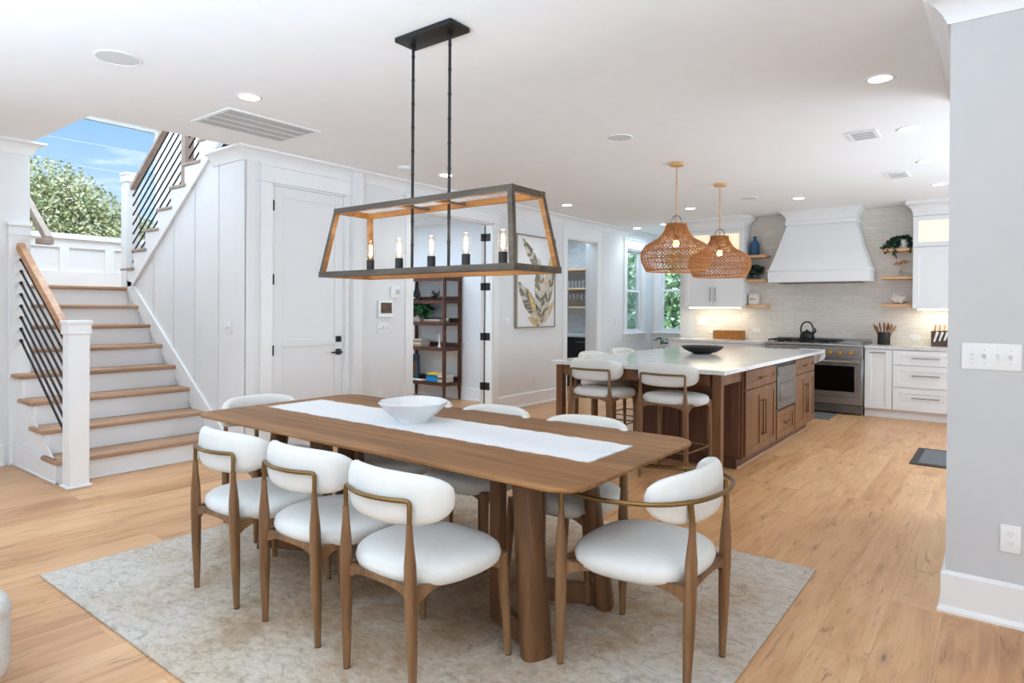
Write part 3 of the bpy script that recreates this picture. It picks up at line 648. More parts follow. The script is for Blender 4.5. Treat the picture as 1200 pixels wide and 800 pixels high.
# ------------------------------------------------------------------ dining chairs and stools
def catmull(P, n=6):
    P = [Vector(p) for p in P]; out = []
    for i in range(len(P)-1):
        a, b, c, d = P[max(i-1, 0)], P[i], P[i+1], P[min(i+2, len(P)-1)]
        for k in range(n):
            t = k/n
            out.append(.5*((2*b)+(c-a)*t+(2*a-5*b+4*c-d)*t*t+(3*b-a-3*c+d)*t**3))
    out.append(P[-1]); return out
def leg_path(foot, top, bulge, r):
    f, t = Vector(foot), Vector(top)
    pts = []; rad = []
    for u, rr in r:
        p = f.lerp(t, u); p += Vector(bulge)*math.sin(PI*min(1, u))
        pts.append(p); rad.append(rr)
    return pts, rad
def make_chair(name, label, cat, arms=False, sh=.465, back=(.598, .786), group=None, hw=.238, rw=.18, dy=.225, foot_rail=False, seat_hw=.262):
    t = thing(name, label, cat, (0, 0, 0), 0, group)
    railz = back[0]+.53*(back[1]-back[0])
    rear_top = back[0]+.02
    # seat cushion
    mb = MB(); rings = []
    a, b = seat_hw, .25
    def outline(ins, z):
        ring = []
        for k in range(44):
            th = 2*PI*k/44; c, s_ = math.cos(th), math.sin(th); e = .74
            x = math.copysign(abs(c)**e, c)*(a-ins); y = math.copysign(abs(s_)**e, s_)*(b-ins)
            x *= 1+.07*(y/b); ring.append((x, y+.012, z+.010*(x/a)**2*0-.004*(y/b)))
        return ring
    for ins, z in ((.07, -.094), (.03, -.091), (.008, -.074), (0, -.05), (.006, -.026), (.024, -.012), (.06, -.003), (.11, .002), (.17, .004), (.22, .004)):
        rings.append(outline(ins, sh+z))
    mb.loft(rings); build(mb, 'seat', MT['pad'], t, 60, local=True)
    # curved back pad
    mb = MB(); rings = []; zc = (back[0]+back[1])/2; hh = (back[1]-back[0])/2
    n = 26
    for i in range(n+1):
        u = -1+2*i/n
        th = R(96)*u
        px = .238*math.sin(th); py = -.105-.13*math.cos(th)
        tx, ty = .238*math.cos(th), .13*math.sin(th); L = math.hypot(tx, ty); nxx, nyy = ty/L, -tx/L
        w = (1-abs(u)**2.7)**.5 if abs(u) < 1 else 0
        h = max(.006, hh*w); thk = max(.005, .031*(1-abs(u)**6)**.5 if abs(u) < 1 else .005)
        zoff = .0
        ring = []
        for k in range(18):
            aa = 2*PI*k/18; c, s_ = math.cos(aa), math.sin(aa)
            q = math.copysign(abs(c)**.8, c)*thk; z = math.copysign(abs(s_)**.72, s_)*h
            ring.append((px+nxx*q, py+nyy*q, zc+zoff+z))
        rings.append(ring)
    mb.loft(rings); build(mb, 'backrest', MT['pad'], t, 70, local=True)
    # legs
    prof = [(0, .0125), (.08, .0145), (.35, .0205), (.62, .0235), (.78, .0215), (.92, .0135), (1, .0115)]
    lean = .012
    for sx in (-1, 1):
        pts, rad = leg_path((sx*rw, -dy-.005, 0), (sx*(rw-.008), -dy-.02, rear_top), (0, 0, 0), prof)
        mb = MB(); mb.tube(pts, rad, 12); l = build(mb, 'leg', MT['chairwood'], t, 60, local=True)
        mb = MB(); mb.cyl((sx*rw, -dy-.005, -.0005), (sx*rw, -dy-.005, .006), .0128, seg=10); build(mb, 'foot_glide', MT['black'], l, local=True)
        if arms:
            pts, rad = leg_path((sx*(hw+.016), dy+.02, 0), (sx*(hw+.016), dy+.02, back[0]-.012), (0, 0, 0), prof)
        else:
            pts, rad = leg_path((sx*hw, dy, 0), (sx*(hw-.02), dy-.02, sh-.06), (0, 0, 0), [(0, .0125), (.12, .0145), (.5, .020), (.9, .023), (1, .023)])
        mb = MB(); mb.tube(pts, rad, 12); l = build(mb, 'leg', MT['chairwood'], t, 60, local=True)
        mb = MB(); mb.cyl((pts[0].x, pts[0].y, -.0005), (pts[0].x, pts[0].y, .006), .0128, seg=10); build(mb, 'foot_glide', MT['black'], l, local=True)
    # wooden apron rails, deepening toward the legs
    mb = MB()
    fx = hw if not arms else hw+.016; fy = dy-.02 if not arms else dy+.02
    cor = [(-rw, -dy-.005), (rw, -dy-.005), (fx-.012, fy), (-fx+.012, fy)]
    zt = sh-.066
    for i in range(4):
        p, q = Vector(cor[i]+(0,)), Vector(cor[(i+1) % 4]+(0,)); dirn = (q-p); L = dirn.length; dirn.normalize()
        M = Matrix.Translation(p) @ Matrix.Rotation(math.atan2(dirn.y, dirn.x), 4, 'Z')
        top = [(L*k/14, zt) for k in range(15)]; bot = [(L*k/14, zt-.018-.05*abs(2*k/14-1)**4) for k in range(14, -1, -1)]
        mb.prism(top+bot, 'Y', -.011, .011, M)
    build(mb, 'apron', MT['chairwood'], t, 40, local=True)
    # brass rail
    mb = MB(); r = .0088
    if arms:
        pts = [(hw+.016, dy+.02, railz-.03), (.298, .08, railz-.024), (.304, -.06, railz-.014), (.27, -.185, railz-.004), (.165, -.272, railz+.003), (0, -.304, railz+.006)]
        full = pts+[(-x, y, z) for x, y, z in reversed(pts[:-1])]
        mb.tube(catmull(full, 7), r, 10)
        for sx in (-1, 1):
            mb.tube([(sx*(hw+.016), dy+.02, back[0]-.02), (sx*(hw+.016), dy+.02, railz-.028)], .0105, 10)
            mb.tube([(sx*(rw-.008), -dy-.02, rear_top-.01), (sx*(rw-.006), -dy-.012, railz-.001)], .0105, 10)
    else:
        pts = [(rw-.008, -dy-.02, rear_top-.01), (rw-.008, -dy-.02, railz-.014), (rw-.011, -dy-.0215, railz-.004), (rw-.02, -dy-.024, railz)]
        m_ = [(.6*rw, -dy-.046, railz), (.3*rw, -dy-.06, railz), (0, -dy-.064, railz)]
        full = pts+m_+[(-x, y, z) for x, y, z in reversed(pts+m_[:-1])]
        mb.tube(full, r, 10)
    build(mb, 'brass_rail', MT['brass'], t, 60, local=True)
    if foot_rail:
        mb = MB(); z = .24
        c4 = [(-rw, -dy-.008, z), (rw, -dy-.008, z), (hw-.006, dy-.006, z), (-hw+.006, dy-.006, z)]
        for i in range(4): mb.cyl(c4[i], c4[(i+1) % 4], .007, seg=8)
        build(mb, 'foot_rail', MT['brass'], t, local=True)
    return t
GS, GA = 'side chairs around the dining table', 'armchairs at the ends of the dining table'
ch = make_chair('dining_chair', 'cream dining chair with brass rail, near side of the table, closest to the stairs', 'chair', group=GS)
ch.location = (-2.915, 1.775, RUGZ)
dup(ch, (-2.355, 1.795, RUGZ), R(1.5), "cream dining chair with brass rail, middle of three on the table's near side")
dup(ch, (-1.775, 1.775, RUGZ), R(-.5), 'cream dining chair with brass rail, near side, right beside the front table leg')
dup(ch, (-2.955, 2.775, RUGZ), R(180), 'cream dining chair across the table, its back top showing behind the white bowl')
dup(ch, (-2.355, 2.775, RUGZ), R(180), 'cream dining chair across the table, middle of the three on the far side')
dup(ch, (-1.745, 2.785, RUGZ), R(180), 'cream dining chair across the table, closest to the kitchen island stools')
ac = make_chair('dining_armchair', 'cream dining armchair with curved brass arm rail at the kitchen end of the table', 'chair', arms=True, group=GA)
ac.location = (-1.095, 2.325, RUGZ); ac.rotation_euler = (0, 0, R(90))
dup(ac, (-3.66, 2.30, RUGZ), R(-90), 'cream dining armchair at the stair end of the table, mostly behind the tabletop')
stool = make_chair('bar_stool', "cream counter stool at the island's near end, beside the front corner post", 'stool', sh=.685, back=(.755, .945), group='counter stools around the island', foot_rail=True, hw=.235, rw=.20, dy=.22, seat_hw=.255)
stool.location = (-2.165, 5.06, 0)
dup(stool, (-2.835, 5.06, 0), 0, "cream counter stool at the island's near end, closer to the leaf painting")
dup(stool, (-3.16, 5.70, 0), R(-90), "cream counter stool on the island's far long side, seat seen under the countertop")
dup(stool, (-3.20, 6.42, 0), R(-90), "cream counter stool on the island's far long side, back top showing above the quartz")

# ------------------------------------------------------------------ lantern chandelier
LC = (-2.365, 2.39)
ln_ = thing('lantern_chandelier', 'long open wooden lantern chandelier hanging above the dining table', 'chandelier', (LC[0], LC[1], 1.55))
def bar(mb, p, q, w, h, up, inner):
    """square bar; the faces that look toward the point 'inner' take material 1"""
    p, q = Vector(p), Vector(q); d = (q-p).normalized(); u = Vector(up); u = (u-d*u.dot(d)).normalized(); s = d.cross(u)
    before = set(mb.bm.faces)
    ring = lambda c: [c+s*w/2+u*h/2, c-s*w/2+u*h/2, c-s*w/2-u*h/2, c+s*w/2-u*h/2]
    mb.loft([ring(p), ring(q)])
    bmesh.ops.recalc_face_normals(mb.bm, faces=[f for f in mb.bm.faces if f not in before])
    mid = (p+q)/2; toward = Vector(inner)-mid
    for f in set(mb.bm.faces)-before:
        f.normal_update()
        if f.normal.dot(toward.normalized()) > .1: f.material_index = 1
zb, zt = 1.556, 1.912; hxB, hyB, hxT, hyT = .675, .175, .617, .118; T_ = .030
zm = (LC[0], LC[1], (zb+zt)/2)
mats = [MT['lantern_out'], MT['lantern_in']]
B = [(LC[0]+sx*hxB, LC[1]+sy*hyB, zb) for sx, sy in ((-1, -1), (1, -1), (1, 1), (-1, 1))]
Tp = [(LC[0]+sx*hxT, LC[1]+sy*hyT, zt) for sx, sy in ((-1, -1), (1, -1), (1, 1), (-1, 1))]
for ring, nm, cz in ((B, 'bottom_frame', zm), (Tp, 'top_frame', zm)):
    mb = MB()
    for i in range(4):
        p, q = Vector(ring[i]), Vector(ring[(i+1) % 4]); d = (q-p).normalized()*T_/2*(1 if i % 2 == 0 else -.82)
        if nm == 'bottom_frame': inner = (LC[0], LC[1], zb)
        else: inner = (LC[0], LC[1], zt-.25)
        bar(mb, p-d, q+d, T_*.8, T_, (0, 0, 1), inner)
    if nm == 'top_frame':
        for x in (-2.50, -2.235): bar(mb, (x, LC[1]-hyT, zt-.006), (x, LC[1]+hyT, zt-.006), .045, .012, (0, 0, 1), (x, LC[1], zt-.3))
    build(mb, nm, mats, ln_, 0)
for i in range(4):
    mb = MB(); bar(mb, B[i], Tp[i], T_*.85, T_*.85, (1, 0, 0), (LC[0], LC[1], Tp[i][2]-.15)); build(mb, 'corner_post', mats, ln_, 0)
mb = MB(); mb.box(LC[0]-hxB+.03, LC[0]+hxB-.03, LC[1]-.014, LC[1]+.014, zb-.004, zb+.012, .003, 1); build(mb, 'lamp_bar', MT['black'], ln_)
mb = MB(); mb.box(LC[0]-.20, LC[0]+.20, LC[1]-.075, LC[1]+.075, ZC-.028, ZC-.0005, .006, 2); build(mb, 'canopy', MT['black'], ln_)
for x in (-2.50, -2.235):
    mb = MB(); mb.cyl((x, LC[1], zb), (x, LC[1], ZC-.02), .0078, seg=10)
    for k in range(9): mb.cyl((x, LC[1], 1.70+k*.125), (x, LC[1], 1.712+k*.125), .0095, seg=10)
    mb.cyl((x, LC[1], ZC-.05), (x, LC[1], ZC-.026), .018, .012, seg=12); build(mb, 'hanging_rod', MT['black'], ln_)
for x in (-2.835, -2.60, -2.357, -2.118, -1.884):
    mb = MB(); mb.cyl((x, LC[1], zb+.01), (x, LC[1], zb+.085), .0215, seg=18); mb.cyl((x, LC[1], zb+.008), (x, LC[1], zb+.016), .033, seg=18); s = build(mb, 'bulb_socket', MT['black'], ln_)
    mb = MB(); mb.lathe([(.013, .085), (.024, .1), (.0275, .122), (.0275, .158), (.024, .176), (.014, .190), (0.001, .194)], (x, LC[1], zb), 18, False, True); bl = build(mb, 'bulb', MT['bulb'], s, 60)
    mb = MB(); mb.tube([(x, LC[1], zb+.10), (x, LC[1], zb+.168)], [.006, .006], 8)
    for k in range(4):
        aa = PI/2*k; mb.cyl((x+.007*math.cos(aa), LC[1]+.007*math.sin(aa), zb+.108), (x+.006*math.cos(aa), LC[1]+.006*math.sin(aa), zb+.165), .004, seg=6)
    build(mb, 'filament', MT['glow'], s)

# ------------------------------------------------------------------ rattan pendants
def pendant(loc, label):
    t = thing('rattan_pendant', label, 'pendant lamp', loc, 0, 'rattan pendants over the island')
    X, Y, _ = loc
    cp = [(.094, 2.205), (.098, 2.185), (.115, 2.14), (.16, 2.075), (.225, 2.035), (.285, 2.0), (.322, 1.955), (.336, 1.905), (.332, 1.855), (.312, 1.80), (.283, 1.752)]
    prof = catmull([(r, 0, z) for r, z in cp], 3)
    seg = 54; mb = MB(); bm = mb.bm
    rows = []
    for i, p in enumerate(prof):
        rows.append([bm.verts.new((X+p.x*math.cos(2*PI*(k+.5*(i % 2))/seg), Y+p.x*math.sin(2*PI*(k+.5*(i % 2))/seg), p.z)) for k in range(seg)])
    # diamond lattice: each strand is an edge of a rhombus between alternate rows
    for i in range(len(rows)-2):
        for k in range(seg):
            o = i % 2
            l = rows[i+1][(k-1+o) % seg] ; r_ = rows[i+1][(k+o) % seg]
            a, c = rows[i][k], rows[i+2][k]
            try: bm.faces.new((a, l, c, r_))
            except ValueError: pass
    loose = [v for v in bm.verts if not v.link_faces]; bmesh.ops.delete(bm, geom=loose, context='VERTS')
    r = bmesh.ops.wireframe(bm, faces=bm.faces[:], thickness=.0066, offset=0, use_replace=True, use_boundary=True, use_even_offset=True)
    w = build(mb, 'woven_shade', MT['rattan'], t, 0)
    def ringat(r, z, rr): 
        mb = MB(); mb.tube([(X+r*math.cos(2*PI*k/48), Y+r*math.sin(2*PI*k/48), z) for k in range(48)], rr, 6, loop=True); return mb
    for r, z, q in ((.096, 2.203, .008), (.29, 1.998, .005), (.335, 1.93, .005), (.333, 1.86, .005), (.283, 1.753, .009)):
        build(ringat(r, z, q), 'rim_band', MT['rattan'], w)
    mb = MB()
    for k in range(12):
        aa = 2*PI*k/12; mb.tube([(X+(p.x-.004)*math.cos(aa), Y+(p.x-.004)*math.sin(aa), p.z) for p in prof[::2]], .0032, 5)
    build(mb, 'rib', MT['rattan'], w)
    mb = MB(); mb.lathe([(0, ZC-.03), (.062, ZC-.03), (.068, ZC-.024), (.068, ZC-.0005), (0, ZC-.0005)], (X, Y, 0), 28, False, False); build(mb, 'ceiling_canopy', MT['pendwood'], t)
    mb = MB(); mb.cyl((X, Y, 2.06), (X, Y, ZC-.02), .0065, seg=10)
    for z in (2.45, 2.6): mb.cyl((X, Y, z), (X, Y, z+.01), .0085, seg=10)
    build(mb, 'stem', MT['pendwood'], t)
    mb = MB(); mb.tube([(X+.055*math.cos(a_), Y, 2.205+.085*math.sin(a_)) for a_ in [PI*k/14 for k in range(15)]], .006, 8); build(mb, 'top_loop', MT['wire'], t)
    mb = MB(); mb.cyl((X, Y, 2.05), (X, Y, 2.10), .02, seg=14); s = build(mb, 'bulb_socket', MT['brasslight'], t)
    mb = MB(); mb.ball((X, Y, 2.018), .032); build(mb, 'bulb', MT['glow'], s)
    return t
pendant((-2.53, 5.93, 1.752), 'nearer round rattan pendant over the island, showing window light through its weave')
pendant((-2.55, 7.19, 1.752), 'farther round rattan pendant over the island, in front of the wall cabinet')

# ------------------------------------------------------------------ ceiling fittings
DL = [((-4.08, 2.38), 'round ceiling downlight beside the large return vent'), ((-4.75, 5.03), 'round ceiling downlight behind the chandelier rods near the study opening'), ((-4.75, 7.43), 'round ceiling downlight in front of the pantry opening'),
      ((-.61, 4.50), 'round ceiling downlight closest to the right-hand crown, largest of the row by the column'), ((-.60, 5.87), 'round ceiling downlight beside the front small vent, second of the row by the column'), ((-.59, 7.24), 'round ceiling downlight third of the row running along the column'), ((-.575, 8.61), 'round ceiling downlight at the far end of the row along the column'),
      ((-3.50, 8.68), 'round ceiling downlight between the two pendant stems'), ((-4.49, 10.05), 'round ceiling downlight above the nearer pendant by the nook window'), ((-2.07, 8.67), 'round ceiling downlight in front of the range hood'), ((-5.10, 10.25), 'round ceiling downlight next to the crown above the side window')]
for (x, y), lab in DL:
    t = thing('downlight', lab, 'ceiling light', (x, y, ZC-.004), 0, 'recessed ceiling downlights')
    mb = MB(); mb.lathe([(.062, -.0005), (.066, -.006), (.084, -.004), (.088, -.0005)], (x, y, ZC), 32, False, False); build(mb, 'trim_ring', MT['trim'], t)
    mb = MB(); mb.lathe([(.0, -.003), (.064, -.003), (.064, -.0005), (0, -.0005)], (x, y, ZC), 28, False, False); build(mb, 'lens', MT['downlight'], t)
for (x, y, r), lab in (((-4.05, 1.555, .115), 'large round white ceiling speaker on the left side of the ceiling'), ((-2.54, 4.77, .105), 'round grey ceiling speaker between the chandelier and the pendants'), ((-2.57, 8.31, .105), 'small round ceiling speaker near the range hood')):
    t = thing('ceiling_speaker', lab, 'speaker', (x, y, ZC-.005), 0, 'round ceiling speakers')
    mb = MB(); mb.lathe([(r-.006, -.0005), (r-.004, -.008), (r+.002, -.007), (r+.004, -.0005)], (x, y, ZC), 40, False, False); build(mb, 'rim', MT['trim'], t)
    mb = MB(); mb.lathe([(0, -.006), (r-.005, -.005), (r-.005, -.0005), (0, -.0005)], (x, y, ZC), 40, False, False); build(mb, 'grille', MT['speaker'], t)
def vent(x0, x1, y0, y1, along, nslots, lab, fw=.03):
    t = thing('ceiling_vent', lab, 'vent', ((x0+x1)/2, (y0+y1)/2, ZC-.008))
    mb = MB(); z0, z1 = ZC-.011, ZC-.0005
    mb.box(x0, x0+fw, y0, y1, z0, z1, .002, 1); mb.box(x1-fw, x1, y0, y1, z0, z1, .002, 1); mb.box(x0+fw, x1-fw, y0, y0+fw, z0, z1, .002, 1); mb.box(x0+fw, x1-fw, y1-fw, y1, z0, z1, .002, 1); build(mb, 'frame', MT['trim'], t)
    mb = MB()
    a0, a1 = (x0+fw, x1-fw) if along == 'y' else (y0+fw, y1-fw)
    for k in range(1, nslots):
        c = a0+(a1-a0)*k/nslots; w = .005
        if along == 'y': mb.box(c-w, c+w, y0+fw, y1-fw, z0+.001, z1)
        else: mb.box(x0+fw, x1-fw, c-w, c+w, z0+.001, z1)
    build(mb, 'divider', MT['trim'], t)
    mb = MB(); n = 34
    for k in range(n):
        if along == 'y':
            c = x0+fw+(x1-x0-2*fw)*(k+.5)/n; mb.quad([(c-.004, y0+fw, z1-.001), (c+.006, y0+fw, z0+.003), (c+.006, y1-fw, z0+.003), (c-.004, y1-fw, z1-.001)])
        else:
            c = y0+fw+(y1-y0-2*fw)*(k+.5)/n; mb.quad([(x0+fw, c-.004, z1-.001), (x0+fw, c+.006, z0+.003), (x1-fw, c+.006, z0+.003), (x1-fw, c-.004, z1-.001)])
    mb.box(x0+fw, x1-fw, y0+fw, y1-fw, z0+.0035, z1); build(mb, 'louvre', MT['grille'], t, 0)
vent(-4.96, -4.40, 2.41, 3.19, 'y', 4, 'large rectangular white return vent in the ceiling near the stairs')
vent(-1.02, -.80, 5.72, 6.01, 'x', 3, 'small white ceiling vent, nearer of the two by the column')
vent(-.99, -.785, 7.61, 7.94, 'x', 3, 'small white ceiling vent, farther of the two by the column')
mb = MB(); mb.lathe([(0, -.035), (.05, -.034), (.062, -.026), (.068, -.008), (.068, -.0005), (0, -.0005)], (-4.81, 4.48, ZC), 28, False, False)
single(mb, 'smoke_detector', MT['trim'], 'small round white smoke detector on the ceiling behind the chandelier rods', 'smoke detector', (-4.81, 4.48, ZC-.03))

# ------------------------------------------------------------------ kitchen island
SX0, SX1, SY0, SY1, SZ = -3.33, -1.705, 4.95, 8.42, .90
il = thing('kitchen_island', 'stained wood kitchen island with corner posts, drawers and doors', 'kitchen island', (-2.5, 6.6, 0))
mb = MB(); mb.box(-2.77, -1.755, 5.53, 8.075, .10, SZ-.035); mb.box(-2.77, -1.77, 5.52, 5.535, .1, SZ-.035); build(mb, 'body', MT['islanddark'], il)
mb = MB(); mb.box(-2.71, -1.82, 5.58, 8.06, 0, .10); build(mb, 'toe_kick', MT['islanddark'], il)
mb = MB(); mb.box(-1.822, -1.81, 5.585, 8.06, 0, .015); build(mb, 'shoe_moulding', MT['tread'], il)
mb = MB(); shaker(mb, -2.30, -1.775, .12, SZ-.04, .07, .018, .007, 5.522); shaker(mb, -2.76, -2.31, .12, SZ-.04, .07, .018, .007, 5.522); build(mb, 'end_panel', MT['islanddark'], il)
for cx, cy in ((-1.775, 5.0), (-3.265, 5.03), (-3.265, 8.3)):
    mb = MB(); mb.box(cx-.034, cx+.034, cy-.034, cy+.034, 0, SZ-.035, .003, 1); build(mb, 'post', MT['islandwood'], il)
mb = MB(); mb.box(-3.21, -1.835, 4.985, 5.005, SZ-.13, SZ-.035); mb.box(-3.28, -3.26, 5.07, 8.26, SZ-.13, SZ-.035); mb.box(-1.80, -1.765, 5.05, 5.535, SZ-.13, SZ-.035); mb.box(-2.78, -2.76, 5.07, 5.53, SZ-.13, SZ-.035); build(mb, 'apron', MT['islandwood'], il)
FX = -1.755
def bar_pull(mb, p, q, out, r=.006, stand=.03):
    p, q, o = Vector(p), Vector(q), Vector(out)
    d = (q-p).normalized()
    mb.box(-r, r, -r, r, -.012, (q-p).length+.012, .002, 1, Matrix.Translation(p+o*stand) @ d.to_track_quat('Z', 'Y').to_matrix().to_4x4())
    for e in (p, q): mb.cyl(e, e+o*stand, r*.9, seg=8)
def island_front(kind, y0, y1, z0, z1, pull=None):
    mb = MB(); shaker(mb, y0, y1, z0, z1, .062, .02, .008, 0, face_x(FX))
    o = build(mb, kind, MT['islandwood'], il)
    if pull:
        mb = MB()
        if pull == 'h':
            c = (y0+y1)/2; h = .085 if y1-y0 > .7 else .075; z = (z0+z1)/2
            bar_pull(mb, (FX+.018, c-h, z), (FX+.018, c+h, z), (1, 0, 0))
        else:
            y = y1-.035 if pull == 'r' else y0+.035
            bar_pull(mb, (FX+.018, y, z1-.42), (FX+.018, y, z1-.12), (1, 0, 0))
        build(mb, 'pull_handle', MT['brass'], o)
island_front('drawer', 5.565, 6.475, .69, .850, 'h')
island_front('door', 5.565, 6.018, .115, .68, 'r'); island_front('door', 6.022, 6.475, .115, .68, 'l')
island_front('drawer', 6.525, 7.175, .115, .385, 'h')
island_front('drawer', 7.20, 8.06, .69, .85, 'h')
island_front('door', 7.20, 7.628, .115, .68, 'r'); island_front('door', 7.632, 8.06, .115, .68, 'l')
mb = MB(); rings = []
for z, ins in ((SZ-.035, .002), (SZ-.033, 0), (SZ-.003, 0), (SZ, .003)):
    rings.append([(x, y, z) for x, y in rrect(SX0+ins, SX1-ins, SY0+ins, SY1-ins, .012, 3)])
mb.loft(rings); single(mb, 'island_countertop', MT['quartz'], 'big white quartz slab lying on the kitchen island', 'countertop', (-2.5, 6.6, SZ-.035))
t = thing('microwave', 'stainless microwave drawer built into the island between wooden drawers', 'microwave', (FX, 6.85, .40))
mb = MB(face_x(FX)); mb.box(6.505, 7.185, -.028, 0, .41, .82, .003, 1); build(mb, 'front', MT['steelmicro'], t)
mb = MB(face_x(FX)); mb.box(6.52, 7.17, -.034, -.027, .735, .81, .003, 1); build(mb, 'control_panel', MT['steelmicro'], t)
mb = MB(face_x(FX)); mb.box(6.58, 7.11, -.033, -.027, .475, .665, .004, 1); build(mb, 'window_trim', MT['steeldark'], t)
mb = MB(face_x(FX)); mb.box(6.64, 7.05, -.036, -.03, .50, .64, .003, 1); build(mb, 'window', MT['steelmicro'], t)
mb = MB(face_x(FX)); mb.box(6.50, 7.19, -.012, -.001, .822, .862); build(mb, 'upper_gap', MT['black'], t)
mb = MB(face_x(FX)); mb.box(6.50, 7.19, -.012, -.001, .388, .408); build(mb, 'lower_gap', MT['black'], t)
# tea towel added in place of the slab's rounded far corner
mb = MB(); rows = []
for i in range(17):
    row = []
    for k in range(13):
        u = k/12; L = .12+.17*math.sin(PI*(.12+.76*u))**.6; d = L*i/16
        x = -1.97+.275*u; fl = .006*math.sin(u*19+i*.15)
        if d < .12: y, z = SY1-.12+d, SZ+.0045
        else: y, z = SY1+.010+fl*min(1, (d-.12)*9), SZ+.0045-(d-.12)
        row.append((x, y, z))
    rows.append(row)
mb.loft([r+[(p[0], p[1]+.004, p[2]+.003) for p in reversed(r)] for r in rows])
single(mb, 'added_corner_towel', MT['runner'], 'white tea towel added in place of the rounded far corner of the island slab', 'towel', (-1.85, SY1, SZ-.2))
mb = MB(); mb.lathe([(0, .0), (.085, 0), (.14, .016), (.195, .045), (.222, .074), (.226, .08), (.218, .08), (.19, .055), (.13, .028), (.07, .018), (0, .016)], (-2.60, 6.82, SZ), 44, False, False)
single(mb, 'black_bowl', MT['darkbowl'], 'low black bowl standing on the island countertop', 'bowl', (-2.60, 6.82, SZ), smooth=60)

# ------------------------------------------------------------------ back wall cabinets
YF = 9.50
def cab_front(root, kind, x0, x1, z0, z1, pull=None, fw=.055, mat=None, y=YF, hm='pull'):
    mb = MB(); shaker(mb, x0, x1, z0, z1, fw, .02, .007, y); o = build(mb, kind, mat or MT['cab'], root)
    if pull:
        mb = MB(); kind_, a, b, z = pull
        if kind_ == 'h': bar_pull(mb, (a, y-.018, z), (b, y-.018, z), (0, -1, 0), .0055)
        else: bar_pull(mb, (a, y-.018, z), (a, y-.018, b), (0, -1, 0), .0055)
        build(mb, 'pull_handle', MT[hm], o)
    return o
KX = -1.435; KZ = .925
t = thing('base_cabinet', 'narrow white pull-out base cabinet right beside the range', 'cabinet', (-1.275, 9.8, 0), 0, 'white base cabinets')
mb = MB(); mb.box(KX, -1.118, YF, YK-.005, .105, KZ-.04); build(mb, 'carcass', MT['cab'], t)
mb = MB(); mb.box(KX, -1.118, YF+.04, YF+.06, 0, .105); build(mb, 'toe_kick', MT['cab'], t)
cab_front(t, 'door', KX+.004, -1.122, .115, KZ-.05, ('h', -1.36, -1.20, KZ-.085), .075)
t = thing('base_cabinet', 'white base cabinet with three stacked drawers beside the column', 'cabinet', (-.75, 9.8, 0), 0, 'white base cabinets')
mb = MB(); mb.box(-1.116, -.28, YF, YK-.005, .105, KZ-.04); build(mb, 'carcass', MT['cab'], t)
mb = MB(); mb.box(-1.116, -.28, YF+.04, YF+.06, 0, .105); build(mb, 'toe_kick', MT['cab'], t)
for z0, z1 in ((.69, KZ-.05), (.408, .68), (.115, .398)): cab_front(t, 'drawer', -1.112, -.284, z0, z1, ('h', -.89, -.62, z1-.115 if z1-z0 > .2 else (z0+z1)/2), .065)
t = thing('base_cabinet', 'white base cabinet left of the range, mostly behind the island', 'cabinet', (-3.4, 9.8, 0), 0, 'white base cabinets')
mb = MB(); mb.box(-4.13, -2.70, YF, YK-.005, .105, KZ-.04); build(mb, 'carcass', MT['cab'], t)
mb = MB(); mb.box(-4.13, -2.70, YF+.04, YF+.06, 0, .105); build(mb, 'toe_kick', MT['cab'], t)
for x0, x1 in ((-4.126, -3.42), (-3.41, -2.704)):
    cab_front(t, 'drawer', x0, x1, .72, KZ-.05, ('h', (x0+x1)/2-.1, (x0+x1)/2+.1, .8)); cab_front(t, 'door', x0, x1, .115, .71, ('v', x1-.05, .64, .45))
for x0, x1, lab in ((KX-.005, -.26, 'white quartz counter to the right of the range'), (-4.16, -2.69, 'white quartz counter to the left of the range under the wall cabinet')):
    mb = MB(); mb.box(x0, x1, YF-.03, YK-.013, KZ-.04, KZ, .003, 1); single(mb, 'countertop', MT['quartz'], lab, 'countertop', ((x0+x1)/2, YF+.3, KZ-.04))

# range
t = thing('kitchen_range', 'wide stainless steel range with gold ringed knobs and black oven window', 'range', (-2.06, 9.75, 0))
rx0, rx1 = -2.685, -1.445
mb = MB(); mb.box(rx0, rx1, 9.47, YK-.013, .13, .90, .004, 1); build(mb, 'body', MT['steel'], t)
mb = MB(); mb.box(rx0, rx1, 9.43, YK-.013, .895, .935, .006, 2); mb.box(rx0, rx1, YK-.05, YK-.013, .935, .985, .003, 1); build(mb, 'cooktop', MT['steel'], t)
mb = MB(); mb.box(rx0, rx1, 9.425, 9.475, .745, .893, .004, 1, ); build(mb, 'control_panel', MT['steel'], t)
for dx0, dx1 in ((rx0+.01, -2.235), (-2.225, rx1-.01)):
    mb = MB(); mb.box(dx0, dx1, 9.425, 9.47, .235, .735, .004, 1); o = build(mb, 'oven_door', MT['steel'], t)
    mb = MB(); mb.box(dx0+.075, dx1-.085, 9.419, 9.426, .305, .645, .003, 1); build(mb, 'oven_window', MT['blackglass'], o)
    mb = MB(); mb.cyl((dx0+.02, 9.375, .70), (dx1-.02, 9.375, .70), .0135, seg=14)
    for x in (dx0+.05, dx1-.05): mb.box(x-.014, x+.014, 9.375, 9.43, .685, .715, .004, 1)
    build(mb, 'oven_handle', MT['steel'], o)
    mb = MB(); mb.box((dx0+dx1)/2-.03, (dx0+dx1)/2+.03, 9.421, 9.426, .655, .685, .002, 1); build(mb, 'badge', MT['pull'], o)
mb = MB(); mb.box(rx0+.005, rx1-.005, 9.43, 9.47, .135, .228, .003, 1); build(mb, 'lower_panel', MT['steel'], t)
mb = MB(); mb.box(rx0+.02, rx1-.004, 9.445, 9.49, .02, .13, .003, 1)
for k in range(18): mb.box(rx0+.06+k*.064, rx0+.10+k*.064, 9.442, 9.446, .03, .045)
